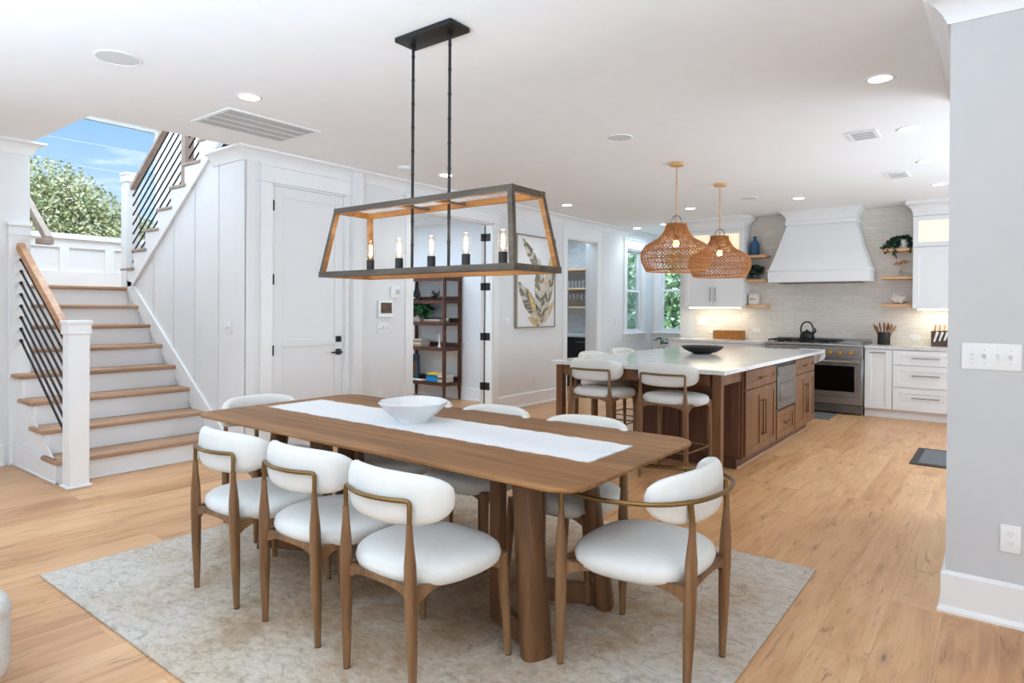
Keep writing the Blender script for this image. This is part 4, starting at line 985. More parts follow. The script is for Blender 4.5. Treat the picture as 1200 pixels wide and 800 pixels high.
mb.box(rx0+.03, rx0+.09, 9.5, 9.56, 0, .13); mb.box(rx1-.09, rx1-.03, 9.5, 9.56, 0, .13); build(mb, 'toe_panel', MT['steeldark'], t)
for x in (-2.59, -2.48, -2.37, -2.255, -1.995, -1.835, -1.705, -1.575):
    mb = MB(); mb.cyl((x, 9.427, .822), (x, 9.412, .822), .042, .040, seg=28); k = build(mb, 'knob_ring', MT['pull'], t)
    mb = MB(); mb.cyl((x, 9.414, .822), (x, 9.375, .822), .030, .026, seg=24); mb.box(x-.004, x+.004, 9.370, 9.38, .80, .845); build(mb, 'knob', MT['knobgold'], k)
for gx in (-2.52, -2.22, -1.93):
    mb = MB()
    for yy in (9.53, 9.70, 9.87, 10.0): mb.box(gx-.14, gx+.14, yy-.007, yy+.007, .955, .972, .002, 1)
    for xx in (gx-.135, gx-.045, gx+.045, gx+.135): mb.box(xx-.007, xx+.007, 9.52, 10.01, .955, .972, .002, 1); mb.box(xx-.006, xx+.006, 9.525, 9.537, .934, .956); mb.box(xx-.006, xx+.006, 9.995, 10.007, .934, .956)
    for yy in (9.615, 9.93): mb.cyl((gx, yy, .935), (gx, yy, .952), .05, .045, seg=18)
    build(mb, 'burner_grate', MT['black'], t, 30)
mb = MB(); mb.box(-1.74, -1.48, 9.50, 10.03, .936, .958, .004, 1); build(mb, 'griddle_cover', MT['steel'], t)

# kettle
t = thing('kettle', 'matte black kettle with tall loop handle on the range', 'kettle', (-2.21, 9.80, .972))
mb = MB(); mb.lathe([(0, 0), (.092, 0), (.098, .012), (.094, .05), (.08, .085), (.055, .105), (.03, .112), (.028, .118), (.012, .122), (.012, .135), (0, .138)], (-2.21, 9.80, .9725), 32, False, False); build(mb, 'kettle_body', MT['black'], t, 50)
mb = MB(); mb.tube(catmull([(-2.285, 9.80, 1.05), (-2.292, 9.80, 1.12), (-2.265, 9.80, 1.19), (-2.21, 9.80, 1.215), (-2.155, 9.80, 1.19), (-2.128, 9.80, 1.12), (-2.135, 9.80, 1.05)], 5), .011, 10); build(mb, 'handle', MT['black'], t)
mb = MB(); mb.tube(catmull([(-2.15, 9.77, 1.03), (-2.11, 9.75, 1.06), (-2.085, 9.74, 1.10), (-2.10, 9.735, 1.13)], 4), [.016]*4+[.013]*4+[.010]*4+[.009], 10); build(mb, 'spout', MT['black'], t)

# range hood
t = thing('range_hood', 'large white tapered range hood over the stove', 'range hood', (-2.1, 9.85, 1.77))
h0, h1, hy = -2.70, -1.40, 9.60
mb = MB(); mb.box(h0, h1, hy, YK-.013, 1.775, 1.93, .004, 1); mb.box(h0-.012, h1+.012, hy-.012, YK-.013, 1.93, 1.955, .006, 2); build(mb, 'hood_band', MT['cab'], t)
mb = MB(); mb.box(h0+.12, h1-.12, hy+.08, YK-.08, 1.765, 1.778); build(mb, 'filter_insert', MT['steeldark'], t)
mb = MB(); rings = []
for k in range(9):
    u = k/8; e = u+.12*math.sin(PI*u)*0
    l = h0+.01+(.215-.01)*u**.92; r_ = h1-.01-(.215-.01)*u**.92; f = hy+.005+.20*u**.9; z = 1.953+(2.63-1.953)*u
    rings.append([(l, f, z), (r_, f, z), (r_, YK-.014, z), (l, YK-.014, z)])
mb.loft(rings); build(mb, 'hood_canopy', MT['cab'], t, 25)
mb = MB(); mb.box(-2.49, -1.61, 9.79, YK-.014, 2.625, ZC-.001); mb.sweep([(-2.49, YK-.014), (-2.49, 9.79), (-1.61, 9.79), (-1.61, YK-.014)], [(0, 2.60), (.02, 2.60), (.022, 2.65), (.012, 2.66), (.012, 2.70), (.03, 2.73), (.07, 2.775), (.085, 2.785), (.085, ZC-.001), (0, ZC-.001)], -1); build(mb, 'hood_crown', MT['cab'], t, 30)

# wall cabinets
cabcove = lambda z0: [(0, z0), (.012, z0), (.014, z0+.03), (.03, z0+.05), (.065, z0+.085), (.078, z0+.09), (.078, ZC-.001), (0, ZC-.001)]
def wall_cab(x0, x1, yf, z0, doors, zsplit, lab, ends):
    t = thing('wall_cabinet', lab, 'cabinet', ((x0+x1)/2, yf, z0), 0, 'white wall cabinets')
    mb = MB(); mb.box(x0, x1, yf, YK-.013, z0, 2.70); build(mb, 'carcass', MT['cab'], t)
    mb = MB(); mb.box(x0-.002, x1+.002, yf-.02, YK-.013, 2.605, ZC-.001); mb.sweep(ends, cabcove(2.665), -1); build(mb, 'cabinet_crown', MT['cab'], t, 30)
    for a, b, side in doors:
        cab_front(t, 'door', a, b, z0+.01, zsplit-.004, ('v', b-.035 if side == 'r' else a+.035, z0+.10, z0+.30), .06, y=yf, hm='pull') if side else cab_front(t, 'door', a, b, z0+.01, zsplit-.004, None, .065, y=yf)
        o = cab_front(t, 'glass_door', a, b, zsplit+.004, 2.60, None, .06, y=yf)
        mb = MB(); mb.box(a+.06, b-.06, yf-.0155, yf-.0125, zsplit+.066, 2.54); build(mb, 'lit_glass', MT['cabglow'], o)
    mb = MB(); mb.box(x0+.06, x1-.06, yf+.03, yf+.06, z0-.012, z0-.0005); build(mb, 'light_strip', MT['undercab'], t)
wall_cab(-4.02, -3.10, 9.785, 1.415, [(-4.015, -3.562, 'r'), (-3.558, -3.105, 'l')], 2.20, 'white double wall cabinet with lit glass tops behind the pendants', [(-4.02, YK-.02), (-4.02, 9.765), (-3.10, 9.765), (-3.10, YK-.02)])
wall_cab(-.935, -.25, 9.785, 1.405, [(-.93, -.45, None)], 2.205, 'white wall cabinet with one lit glass top beside the column', [(-.935, YK-.02), (-.935, 9.765), (-.25, 9.765), (-.25, YK-.02)])

# floating shelves and what stands on them
for z, lab in ((2.165, 'left of the hood, top one holding the blue bottle'), (1.80, 'left of the hood, middle one holding the potted greenery'), (1.42, 'left of the hood, lowest one holding the square canister')):
    mb = MB(); mb.box(-3.096, -2.80, 9.87, YK-.013, z, z+.042, .004, 1); single(mb, 'floating_shelf', MT['oak'], 'pale oak floating shelf '+lab, 'shelf', (-2.95, 9.95, z), 'oak floating shelves by the hood')
for z, lab in ((2.172, 'right of the hood, top one holding the trailing plant'), (1.80, 'right of the hood, middle one holding the small vase'), (1.432, 'right of the hood, lowest one holding the seashell')):
    mb = MB(); mb.box(-1.30, -.939, 9.87, YK-.013, z, z+.042, .004, 1); single(mb, 'floating_shelf', MT['oak'], 'pale oak floating shelf '+lab, 'shelf', (-1.12, 9.95, z), 'oak floating shelves by the hood')
t = thing('blue_bottle', 'blue glass bottle standing on the top oak shelf left of the hood', 'bottle', (-3.0, 9.98, 2.207))
mb = MB(); mb.lathe([(0, 0), (.062, 0), (.07, .01), (.07, .17), (.06, .2), (.03, .228), (.024, .24), (.024, .272), (.03, .275), (.03, .285), (0, .285)], (-3.0, 9.98, 2.2075), 24, False, False); build(mb, 'glass_body', MT['blueglass'], t, 50)
def foliage(mb, c, r, n, size, seed=1, flat=1., droop=0.):
    rnd = random.Random(seed)
    for _ in range(n):
        d = Vector((rnd.gauss(0, 1), rnd.gauss(0, 1), rnd.gauss(0, 1))).normalized()*(rnd.random()**.45)
        p = Vector(c)+Vector((d.x*r[0], d.y*r[1], d.z*r[2]-droop*(d.x*d.x+d.y*d.y)))
        u = Vector((rnd.gauss(0, 1), rnd.gauss(0, 1), rnd.gauss(0, .6))).normalized(); w = u.orthogonal().normalized(); w.rotate(Matrix.Rotation(rnd.random()*6.28, 3, u))
        s = size*(.6+.8*rnd.random()); h = s*.42
        a, b, c_, d_ = p, p+u*s*.5+w*h, p+u*s, p+u*s*.5-w*h
        f = mb.bm.faces.new([mb.bm.verts.new(v) for v in (a, b, c_, d_)]); f.material_index = mb.mi
def potted(name, label, cat, loc, pot_prof, potmat, fol, leafmat):
    t = thing(name, label, cat, loc)
    mb = MB(); mb.lathe(pot_prof, loc, 22, False, False); build(mb, 'pot', potmat, t, 50)
    mb = MB(); 
    for f in fol: foliage(mb, *f)
    build(mb, 'foliage', leafmat, t, 0); return t
potted('potted_plant', 'small leafy green plant on the middle oak shelf left of the hood', 'plant', (-2.985, 9.98, 1.8425), [(0, 0), (.045, 0), (.055, .07), (.048, .07), (.045, .06), (0, .06)], MT['matgrey'], [((-2.985, 9.97, 1.975), (.13, .10, .08), 260, .055, 3)], MT['leafdark'])
t = thing('canister', 'small square cream canister with dark script on the lowest oak shelf left of the hood', 'canister', (-3.0, 9.98, 1.4625))
mb = MB(); mb.box(-3.065, -2.935, 9.92, 10.04, 1.4625, 1.595, .006, 2); build(mb, 'canister_body', MT['shell'], t)
mb = MB(); mb.box(-3.068, -2.932, 9.917, 10.043, 1.596, 1.618, .005, 2); mb.ball((-3.0, 9.98, 1.628), .014); build(mb, 'lid', MT['shell'], t)
mb = MB(); mb.tube(catmull([(-3.045, 9.919, 1.53), (-3.035, 9.919, 1.56), (-3.03, 9.919, 1.53), (-3.015, 9.919, 1.555), (-3.005, 9.919, 1.53), (-2.99, 9.919, 1.555), (-2.98, 9.919, 1.53), (-2.965, 9.919, 1.55), (-2.955, 9.919, 1.535)], 4), .0025, 6); build(mb, 'script_mark', MT['black'], t)
t = potted('trailing_plant', 'dark trailing plant in a white pot on the top right oak shelf', 'plant', (-1.06, 9.98, 2.2145), [(0, 0), (.06, 0), (.072, .03), (.072, .125), (.064, .125), (.06, .11), (0, .11)], MT['porcelain'], [((-1.08, 9.96, 2.345), (.10, .08, .035), 220, .042, 5)], MT['leafdark'])
mb = MB(); rnd = random.Random(4)
for (x0, dx, L) in ((-1.15, -.10, .16), (-1.10, -.05, .20), (-1.17, -.11, .10), (-.99, .03, .15), (-1.13, -.02, .14)):
    for k in range(34):
        u = k/33; foliage(mb, (x0+dx*u, 9.90-.02*u, 2.345-L*u-.03*u*u), (.018, .014, .012), 4, .034, k+int(L*100))
build(mb, 'trailing_vine', MT['leafdark'], t, 0)
t = thing('small_vase', 'tiny clear vase with dried flowers on the middle oak shelf right of the hood', 'vase', (-1.09, 9.98, 1.8425))
mb = MB(); mb.lathe([(.0, 0), (.022, 0), (.027, .025), (.02, .055), (.012, .075), (.015, .085), (.013, .085), (.010, .075), (0, .01)], (-1.09, 9.98, 1.8425), 18, False, False); build(mb, 'vase_glass', MT['glass'], t, 60)
mb = MB()
for a_, dx in ((0, -.05), (1, .0), (2, .06), (3, .03)): mb.tube([(-1.09, 9.98, 1.87), (-1.09+dx*.5, 9.975, 1.96), (-1.09+dx, 9.97, 2.01+.01*a_)], .0018, 5); foliage(mb, (-1.09+dx, 9.97, 2.01+.01*a_), (.025, .02, .02), 30, .025, a_+9)
build(mb, 'dried_flowers', MT['oak'], t, 0)
mb = MB(); rings = []
for k in range(15):
    u = k/14; r_ = .072*math.sin(PI*min(1, .08+u*.9))**.8*(1-.25*u)+.006
    rings.append([(-1.195+.20*u, 9.97+r_*(1+.28*math.cos(3*a_+k*.9))*math.cos(a_)*.9, 1.4755+.052+.012*math.sin(k*1.3)+r_*.83*(1+.10*math.cos(5*a_))*math.sin(a_)) for a_ in [2*PI*j/18 for j in range(18)]])
mb.loft(rings)
for k in range(5): mb.cyl((-1.16+.03*k, 9.955, 1.565), (-1.17+.034*k, 9.94, 1.62-.008*k), .018, .003, seg=7)
single(mb, 'seashell', MT['shell'], 'large white conch shell on the lowest oak shelf right of the hood', 'seashell', (-1.1, 9.97, 1.4745), smooth=60)

# counter items
t = thing('woven_basket', 'rectangular woven straw basket on the counter left of the range', 'basket', (-3.38, 9.98, KZ))
mb = MB(); rings = []
for k in range(15):
    z = KZ+.0005+.135*k/14; o = .004*(k % 2)
    rings.append([(x, y, z) for x, y in rrect(-3.60-o, -3.155+o, 9.88-o, 10.06+o, .02, 4)])
mb.loft(rings, True, False); mb.loft([[(x, y, KZ+.136) for x, y in rrect(-3.60, -3.155, 9.88, 10.06, .02, 4)], [(x, y, KZ+.136) for x, y in rrect(-3.585, -3.17, 9.895, 10.045, .015, 4)], [(x, y, KZ+.03) for x, y in rrect(-3.585, -3.17, 9.895, 10.045, .015, 4)]], False, True); build(mb, 'basket_body', MT['basket'], t, 30)
mb = MB()
for x in range(26):
    for s_ in (9.876, ): 
        xx = -3.59+x*.0172
        mb.tube([(xx, s_+.002*((x+k) % 2), KZ+.006+.0125*k) for k in range(11)], .0042, 5)
build(mb, 'weave', MT['basket'], t, 50)
t = thing('utensil_crock', 'dark round crock of wooden spoons on the counter right of the range', 'crock', (-1.275, 9.95, KZ))
mb = MB(); mb.lathe([(0, 0), (.072, 0), (.076, .006), (.076, .165), (.068, .165), (.068, .02), (0, .02)], (-1.275, 9.95, KZ), 26, False, False); build(mb, 'crock_body', MT['darkbowl'], t, 40)
sp = [(-.055, -.11, .25), (-.02, -.05, .27), (.01, .0, .28), (.028, .05, .27), (.055, .13, .235), (-.035, -.085, .225), (.042, .092, .255)]
for i, (a_, b_, h) in enumerate(sp):
    s_ = thing('wooden_spoon', ['wooden spoon leaning farthest left out of the crock', 'wooden spoon second from the left in the crock', 'tallest wooden spatula upright in the middle of the crock', 'wooden spoon just right of the middle of the crock', 'wooden spoon leaning farthest right out of the crock', 'short wooden spoon at the left front of the crock', 'wooden spoon second from the right in the crock'][i], 'spoon', (-1.275+a_*.6, 9.95, KZ+.03), 0, 'wooden utensils in the crock')
    p0 = Vector((-1.275+a_*.5, 9.95+.01*((i % 3)-1), KZ+.022)); p1 = Vector((-1.275+b_, 9.94+.02*((i % 3)-1), KZ+h))
    dd = (p1-p0).normalized()
    mb = MB(); mb.cyl(p0, p0+(p1-p0)*.78, .008, .009, seg=8); build(mb, 'spoon_handle', MT['spoonwood'], s_)
    q = p0+(p1-p0)*.88; M = Matrix.Translation(q) @ dd.to_track_quat('Z', 'Y').to_matrix().to_4x4()
    mb = MB(); mb.ball((0, 0, 0), .036, .012, .058, 14, 9, M); build(mb, 'spoon_bowl', MT['spoonwood'], s_, 60)
t = thing('knife_block', 'dark slanted knife block on the counter beside the column', 'knife block', (-.66, 9.95, KZ))
mb = MB(); mb.prism([(-.735, KZ+.0005), (-.50, KZ+.0005), (-.50, KZ+.10), (-.56, KZ+.205), (-.735, KZ+.195)], 'Y', 9.88, 10.02); build(mb, 'block', MT['knifewood'], t)
for i in range(6):
    k = thing('knife', ['white handled knife at the left front of the block', 'white handled knife second along the front of the block', 'white handled knife third along the front of the block', 'wood handled knife standing at the back left of the block', 'wood handled knife standing at the back middle of the block', 'wood handled knife at the back right of the block'][i], 'knife', (-.70+.05*(i % 3), 9.87, KZ+.1), 0, 'knives in the block')
    mb = MB()
    if i < 3: mb.tube([(-.70+.055*i, 9.872, KZ+.06+.01*i), (-.665+.055*i, 9.862, KZ+.185)], [.011, .016], 8); build(mb, 'handle', MT['porcelain'], k)
    else: mb.tube([(-.70+.05*(i-3), 9.96, KZ+.19), (-.69+.05*(i-3), 9.95, KZ+.275)], [.012, .015], 8); build(mb, 'handle', MT['oak'], k)

# wall plates -----------------------------------------------------------
def plate(name, label, cat, plane, pos, a, z, w, h, kind, n=1, group=None):
    """plane 'x' faces +X, 'y' faces -Y; a = centre along the wall"""
    M = Matrix.Translation((pos, a, z)) @ RX if plane == 'x' else Matrix.Translation((a, pos, z))
    loc = (pos, a, z) if plane == 'x' else (a, pos, z)
    t = thing(name, label, cat, loc, 0, group)
    mb = MB(M); mb.box(-w/2, w/2, -.007, -.0003, -h/2, h/2, .003, 2); build(mb, 'cover_plate', MT['trim'], t)
    for i in range(n):
        x = (i-(n-1)/2)*.046
        if kind == 'toggle':
            mb = MB(M); mb.box(x-.006, x+.006, -.009, -.006, -.013, .013); o = build(mb, 'slot', MT['speaker'], t)
            mb = MB(M); up = 1 if i % 2 else -1; mb.prism([(-.006, -.007), (-.022, .004*up+.006*up), (-.019, .014*up), (-.006, .008)], 'X', x-.0045, x+.0045) ; build(mb, 'toggle', MT['trim'], t)
            mb = MB(M); 
            for s_ in (-1, 1): mb.cyl((x, -.0085, s_*.03), (x, -.006, s_*.03), .003, seg=8)
            build(mb, 'screw', MT['speaker'], t)
        elif kind == 'rocker':
            mb = MB(M); mb.box(x-.016, x+.016, -.010, -.006, -.033, .033, .002, 1); build(mb, 'rocker', MT['panel'], t)
        else:
            for s_ in (-1, 1):
                mb = MB(M); mb.prism([(x+.0165*math.cos(q)*1.0, s_*.02+.0145*math.sin(q)) for q in [2*PI*k/20 for k in range(20)]], 'Y', -.0095, -.006); o = build(mb, 'socket_face', MT['panel'], t)
                mb = MB(M)
                for dx in (-.006, .006): mb.box(x+dx-.0012, x+dx+.0012, -.0100, -.0094, s_*.02, s_*.02+.008)
                mb.cyl((x, -.0100, s_*.02-.007), (x, -.0094, s_*.02-.007), .0025, seg=8); build(mb, 'slots', MT['grille'], o)
    return t
plate('light_switch', 'wide white four gang light switch on the column', 'light switch', 'y', 3.555, -.04, 1.172, .215, .118, 'toggle', 4)
plate('power_outlet', 'white double power outlet low on the column', 'outlet', 'y', 3.555, .035, .38, .072, .122, 'outlet')
plate('light_switch', 'white two gang light switch on the panelled wall below the stairs', 'light switch', 'y', YP, -5.62, 1.18, .115, .118, 'toggle', 2)
plate('light_switch', 'white three gang light switch under the wall tablet', 'light switch', 'x', XW, 4.70, 1.155, .165, .118, 'toggle', 3)
plate('light_switch', 'white light switch on the wall left of the leaf painting', 'light switch', 'x', XW, 6.915, 1.19, .10, .118, 'rocker', 1)
plate('power_outlet', 'white power outlet low on the wall under the leaf painting', 'outlet', 'x', XW, 7.56, .36, .072, .118, 'outlet')
plate('power_outlet', 'white power outlet low on the wall beside the closet door', 'outlet', 'x', XW, 4.653, .415, .072, .118, 'outlet')
plate('light_switch', 'white light switch on the wall between pantry and side window', 'light switch', 'x', XW, 9.99, 1.185, .072, .118, 'rocker', 1)
plate('light_switch', 'cream three gang light switch on the tile under the left wall cabinet', 'light switch', 'y', YK-.012, -3.86, 1.185, .17, .118, 'rocker', 3)
plate('power_outlet', 'white power outlet on the tile behind the straw basket', 'outlet', 'y', YK-.012, -3.68, 1.035, .118, .072, 'rocker', 1)
plate('power_outlet', 'white power outlet on the tile between basket and range', 'outlet', 'y', YK-.012, -3.0, 1.06, .118, .075, 'rocker', 2)
plate('power_outlet', 'white power outlet on the tile between crock and knife block', 'outlet', 'y', YK-.012, -.93, 1.02, .118, .075, 'rocker', 2)
plate('light_switch', 'small white switch plate on the left wall beside the half newel', 'light switch', 'x', XF, 1.61, 1.31, .115, .118, 'rocker', 2)
# thermostat and tablet
t = thing('thermostat', 'small white thermostat above the wall tablet', 'thermostat', (XW, 4.855, 1.545))
mb = MB(face_x(XW)); mb.box(4.80, 4.93, -.028, -.0003, 1.485, 1.61, .006, 2); build(mb, 'housing', MT['trim'], t)
mb = MB(face_x(XW)); mb.box(4.865, 4.922, -.031, -.027, 1.525, 1.578, .002, 1); build(mb, 'display', MT['grille'], t)
t = thing('wall_tablet', 'white framed tablet with a dark picture mounted on the wall', 'tablet', (XW, 4.72, 1.37))
mb = MB(face_x(XW)); mb.box(4.62, 4.82, -.034, -.0003, 1.285, 1.455, .008, 2); mb.box(4.61, 4.83, -.042, -.0003, 1.272, 1.292, .004, 1); build(mb, 'housing', MT['trim'], t)
mb = MB(face_x(XW)); mb.box(4.645, 4.80, -.037, -.033, 1.315, 1.43, .001, 1); build(mb, 'screen', MT['screen'], t)

# floor mats
t = thing('floor_mat', 'grey woven floor mat with dark border beside the column', 'mat', (-.45, 7.18, 0))
mb = MB(); mb.box(-.66, -.05, 6.76, 7.60, .0005, .008, .002, 1); build(mb, 'border', MT['matdark'], t)
mb = MB(); mb.box(-.60, -.11, 6.83, 7.53, .006, .0105, .001, 1); build(mb, 'woven_field', MT['matgrey'], t)
mb = MB(); mb.box(-2.6, -1.73, 8.85, 9.38, .0005, .010, .002, 1); single(mb, 'kitchen_mat', MT['matgrey'], 'plain grey kitchen mat on the floor in front of the range', 'mat', (-2.1, 9.1, 0))

# leaf painting
t = thing('leaf_painting', 'framed painting of gold and grey banana leaves on the wall', 'painting', (XW, 7.55, 1.12))
pm = face_x(XW)
mb = MB(pm); mb.box(7.085, 8.01, -.035, -.0005, 1.125, 2.40); build(mb, 'canvas', MT['canvas'], t)
mb = MB(pm)
for b_ in ((7.065, 7.085, 1.105, 2.42), (8.01, 8.03, 1.105, 2.42), (7.085, 8.01, 1.105, 1.125), (7.085, 8.01, 2.40, 2.42)): mb.box(b_[0], b_[1], -.048, -.0005, b_[2], b_[3], .002, 1)
build(mb, 'frame', MT['frame'], t)
def leaf(mbs, base, tip, w, side, seed, y=-.0358):
    rnd = random.Random(seed); p, q = Vector(base), Vector(tip); d = q-p; L = d.length; d.normalize(); n = Vector((-d.y, d.x)); m = 11
    for s_ in (-1, 1):
        for k in range(m):
            u0 = k/m; u1 = (k+.88)/m
            w0 = w*math.sin(PI*(.06+.94*u0))**.7; w1 = w*math.sin(PI*min(1, .06+.94*(u1+.10)))**.7
            a_ = p+d*L*u0; b_ = p+d*L*u1
            a2 = a_+n*s_*w0*(.85+.2*rnd.random())+d*L*.10; b2 = b_+n*s_*w1*(.85+.2*rnd.random())+d*L*.11
            i = rnd.choice(side)
            yy = y-.0006*i-.0001*k
            mbs[i].quad([(a_.x, yy, a_.y), (b_.x, yy, b_.y), (b2.x, yy, b2.y), (a2.x, yy, a2.y)])
    mbs[1].quad([(p.x-.004, y-.0025, p.y), (p.x+.004, y-.0025, p.y), (q.x+.002, y-.0025, q.y), (q.x-.002, y-.0025, q.y)])
ms = [MB(pm), MB(pm), MB(pm)]
leaf(ms, (7.68, 1.14), (7.62, 2.02), .15, [0, 2, 2, 0], 1); leaf(ms, (7.66, 1.90), (7.24, 2.32), .085, [0, 0, 2], 2); leaf(ms, (7.70, 1.16), (8.0, 1.98), .085, [0, 0, 2], 3)
leaf(ms, (7.64, 1.18), (7.15, 1.70), .13, [0, 2, 0, 2], 4); leaf(ms, (7.72, 1.55), (7.96, 2.20), .06, [1, 2, 2], 5); leaf(ms, (7.72, 1.14), (8.0, 1.50), .05, [1, 2], 6)
leaf(ms, (7.62, 1.16), (7.36, 1.62), .05, [1, 1], 7); leaf(ms, (7.70, 1.62), (7.60, 2.05), .09, [2, 0], 8); leaf(ms, (7.66, 1.13), (7.38, 1.24), .06, [1, 0], 9)
for m_, nm, mt in zip(ms, ('grey_leaves', 'gold_leaves', 'pale_leaves'), ('leafgrey', 'leafgold', 'leafpale')): build(m_, nm, MT[mt], t, 0)

# ------------------------------------------------------------------ study bookcase
BX0, BX1, BY0, BY1 = -7.47, -6.50, 6.87, 7.245
t = thing('bookcase', 'open dark walnut ladder bookcase standing in the study', 'bookcase', (-6.98, 7.06, 0))
for x in (BX0+.02, BX1-.02):
    for y, dy_ in ((BY0+.02, 0), (BY1-.02, 0)):
        mb = MB(); mb.loft([[(x+a*s_, y+b*s_, z) for a, b in ((-1, -1), (1, -1), (1, 1), (-1, 1))] for z, s_ in ((0, .011), (.25, .021), (1.88, .019))]); build(mb, 'post', MT['darkshelf'], t)
SHZ = [.275, .79, 1.165, 1.495, 1.83]
for z in SHZ:
    mb = MB(); mb.box(BX0, BX1, BY0+.005, BY1-.005, z-.022, z, .002, 1); mb.box(BX0+.03, BX1-.03, BY1-.02, BY1-.006, z, z+.06); mb.box(BX0, BX1, BY0, BY0+.016, z-.05, z-.02); mb.box(BX1-.014, BX1, BY0, BY1, z-.05, z-.02); build(mb, 'shelf', MT['darkshelf'], t)
# sailboat
t = thing('model_sailboat', 'black model sailboat on the upper shelf of the bookcase', 'ornament', (-7.24, 7.02, 1.4955))
mb = MB(); mb.prism([(-.11, .03), (.11, .03), (.085, 0), (-.085, 0)], 'Y', -.025, .025, Matrix.Translation((-7.24, 7.02, 1.4957))); build(mb, 'hull', MT['black'], t)
mb = MB(); mb.cyl((-7.245, 7.02, 1.52), (-7.245, 7.02, 1.80), .004, seg=6); build(mb, 'mast', MT['black'], t)
mb = MB(); mb.prism([(.008, .05), (.10, .05), (.008, .27)], 'Y', -.003, .003, Matrix.Translation((-7.24, 7.02, 1.4957))); mb.prism([(-.015, .05), (-.095, .05), (-.015, .22)], 'Y', -.003, .003, Matrix.Translation((-7.24, 7.02, 1.4957))); build(mb, 'sail', MT['black'], t)
mb = MB(); rnd = random.Random(8)
for k in range(9):
    a_ = k*.7; mb.tube([(-6.83, 7.02, 1.57), (-6.83+.075*math.cos(a_), 7.02+.05*math.sin(a_), 1.57+.06*math.sin(a_*1.7)), (-6.83+.10*math.cos(a_+.5), 7.02+.06*math.sin(a_), max(1.503, 1.57+.08*math.sin(a_*1.7+.4)))], [.012, .010, .005], 6)
mb.ball((-6.83, 7.02, 1.57), .03); mb.box(-6.87, -6.79, 6.99, 7.05, 1.4955, 1.51)
single(mb, 'branch_ornament', MT['black'], 'spiky black branch ornament on the upper shelf of the bookcase', 'ornament', (-6.83, 7.02, 1.4955))
potted('potted_plant', 'bushy green plant in a pale pot on the bookcase', 'plant', (-7.17, 7.0, 1.1655), [(0, 0), (.065, 0), (.088, .05), (.088, .13), (.078, .13), (.075, .11), (0, .11)], MT['shell'], [((-7.14, 6.97, 1.345), (.24, .16, .10), 330, .085, 12), ((-7.33, 6.95, 1.28), (.09, .08, .13), 90, .07, 13)], MT['leaf'])
BC = {}
def book(label, x0, x1, y0, y1, z0, z1, col, group):
    if col not in BC: BC[col] = plain('book_cover_'+col.strip('#'), col, .6, var=.05)
    t = thing('book', label, 'book', ((x0+x1)/2, (y0+y1)/2, z0), 0, group)
    mb = MB(); c = .003
    mb.box(x0, x1, y0, y1, z0, z0+c); mb.box(x0, x1, y0, y1, z1-c, z1); mb.box(x0, x1, y0, y0+c, z0, z1); build(mb, 'cover', BC[col], t)
    mb = MB(); mb.box(x0+.004, x1-.004, y0+c, y1-.004, z0+c, z1-c); build(mb, 'pages', MT['shell'], t)
def stack(x0, x1, z, items, group):
    for lab, h, col, dx in items:
        book(lab, x0+dx, x1+dx*.5, 6.92, 7.12, z+.0004, z+h, col, group); z += h+.0004
stack(-7.0, -6.66, 1.165, [('lowest brown book lying flat beside the bookcase plant', .022, '#8a6a50', 0), ('cream book lying flat on the brown book beside the bookcase plant', .02, '#cdbfae', .02)], 'books on the plant shelf')
stack(-7.29, -7.04, .79, [('lowest tan book of the flat stack on the second shelf up', .03, '#a98d6f', 0), ('cream book second from bottom on the second shelf up', .03, '#d5c8b4', .01), ('brown book second from top on the second shelf up', .028, '#9c7a5a', 0), ('pale topmost book of the stack on the second shelf up', .022, '#cfc1ae', .015)], 'books on the second shelf')
stack(-6.92, -6.69, .275, [('bright blue book lowest of the stack on the bottom shelf', .07, '#1f86c4', 0), ('teal book in the middle of the stack on the bottom shelf', .03, '#2f6f86', 0), ('yellow book on top of the blue stack on the bottom shelf', .028, '#e2c23a', .01)], 'books on the bottom shelf')
stack(-6.68, -6.54, .275, [('cream book lowest of the small pile at the right end of the bottom shelf', .04, '#d8cbb6', 0), ('brown book in the small pile at the right end of the bottom shelf', .03, '#7a5a40', 0), ('white topmost book in the small pile at the right end of the bottom shelf', .03, '#dcd6cc', 0)], 'books on the bottom shelf')
mb = MB(); mb.mi = 0
t = thing('picture_book', 'large dark blue picture book standing upright on the bottom shelf', 'book', (-7.32, 7.05, .2755))
mb = MB(); mb.box(-7.42, -7.20, 7.03, 7.055, .2755, .66, .002, 1); build(mb, 'cover', plain('book_navy', '#28394a', .4), t)
mb = MB(); mb.box(-7.38, -7.24, 7.028, 7.0305, .36, .53); build(mb, 'cover_picture', MT['screen'], t)
mb = MB(); mb.box(-7.30, -6.98, 6.89, 7.0, .2755, .287); single(mb, 'magazine', MT['shell'], 'white magazine lying flat on the front of the bottom shelf', 'magazine', (-7.14, 6.94, .2755))
mb = MB(); mb.lathe([(0, 0), (.03, 0), (.02, .03), (.012, .09), (.022, .13), (.012, .16), (.008, .19), (0, .2)], (-6.74, 7.02, .7905), 14, False, False); single(mb, 'figurine', MT['shell'], 'slim pale figurine on the second shelf up of the bookcase', 'ornament', (-6.74, 7.02, .7905), smooth=60)
mb = MB(); mb.lathe([(0, 0), (.02, 0), (.03, .02), (.028, .05), (.012, .065), (0, .07)], (-6.585, 7.02, 1.1655), 14, False, False); single(mb, 'small_jar', MT['frame'], 'small metallic jar at the end of the plant shelf', 'jar', (-6.585, 7.02, 1.1655), smooth=60)

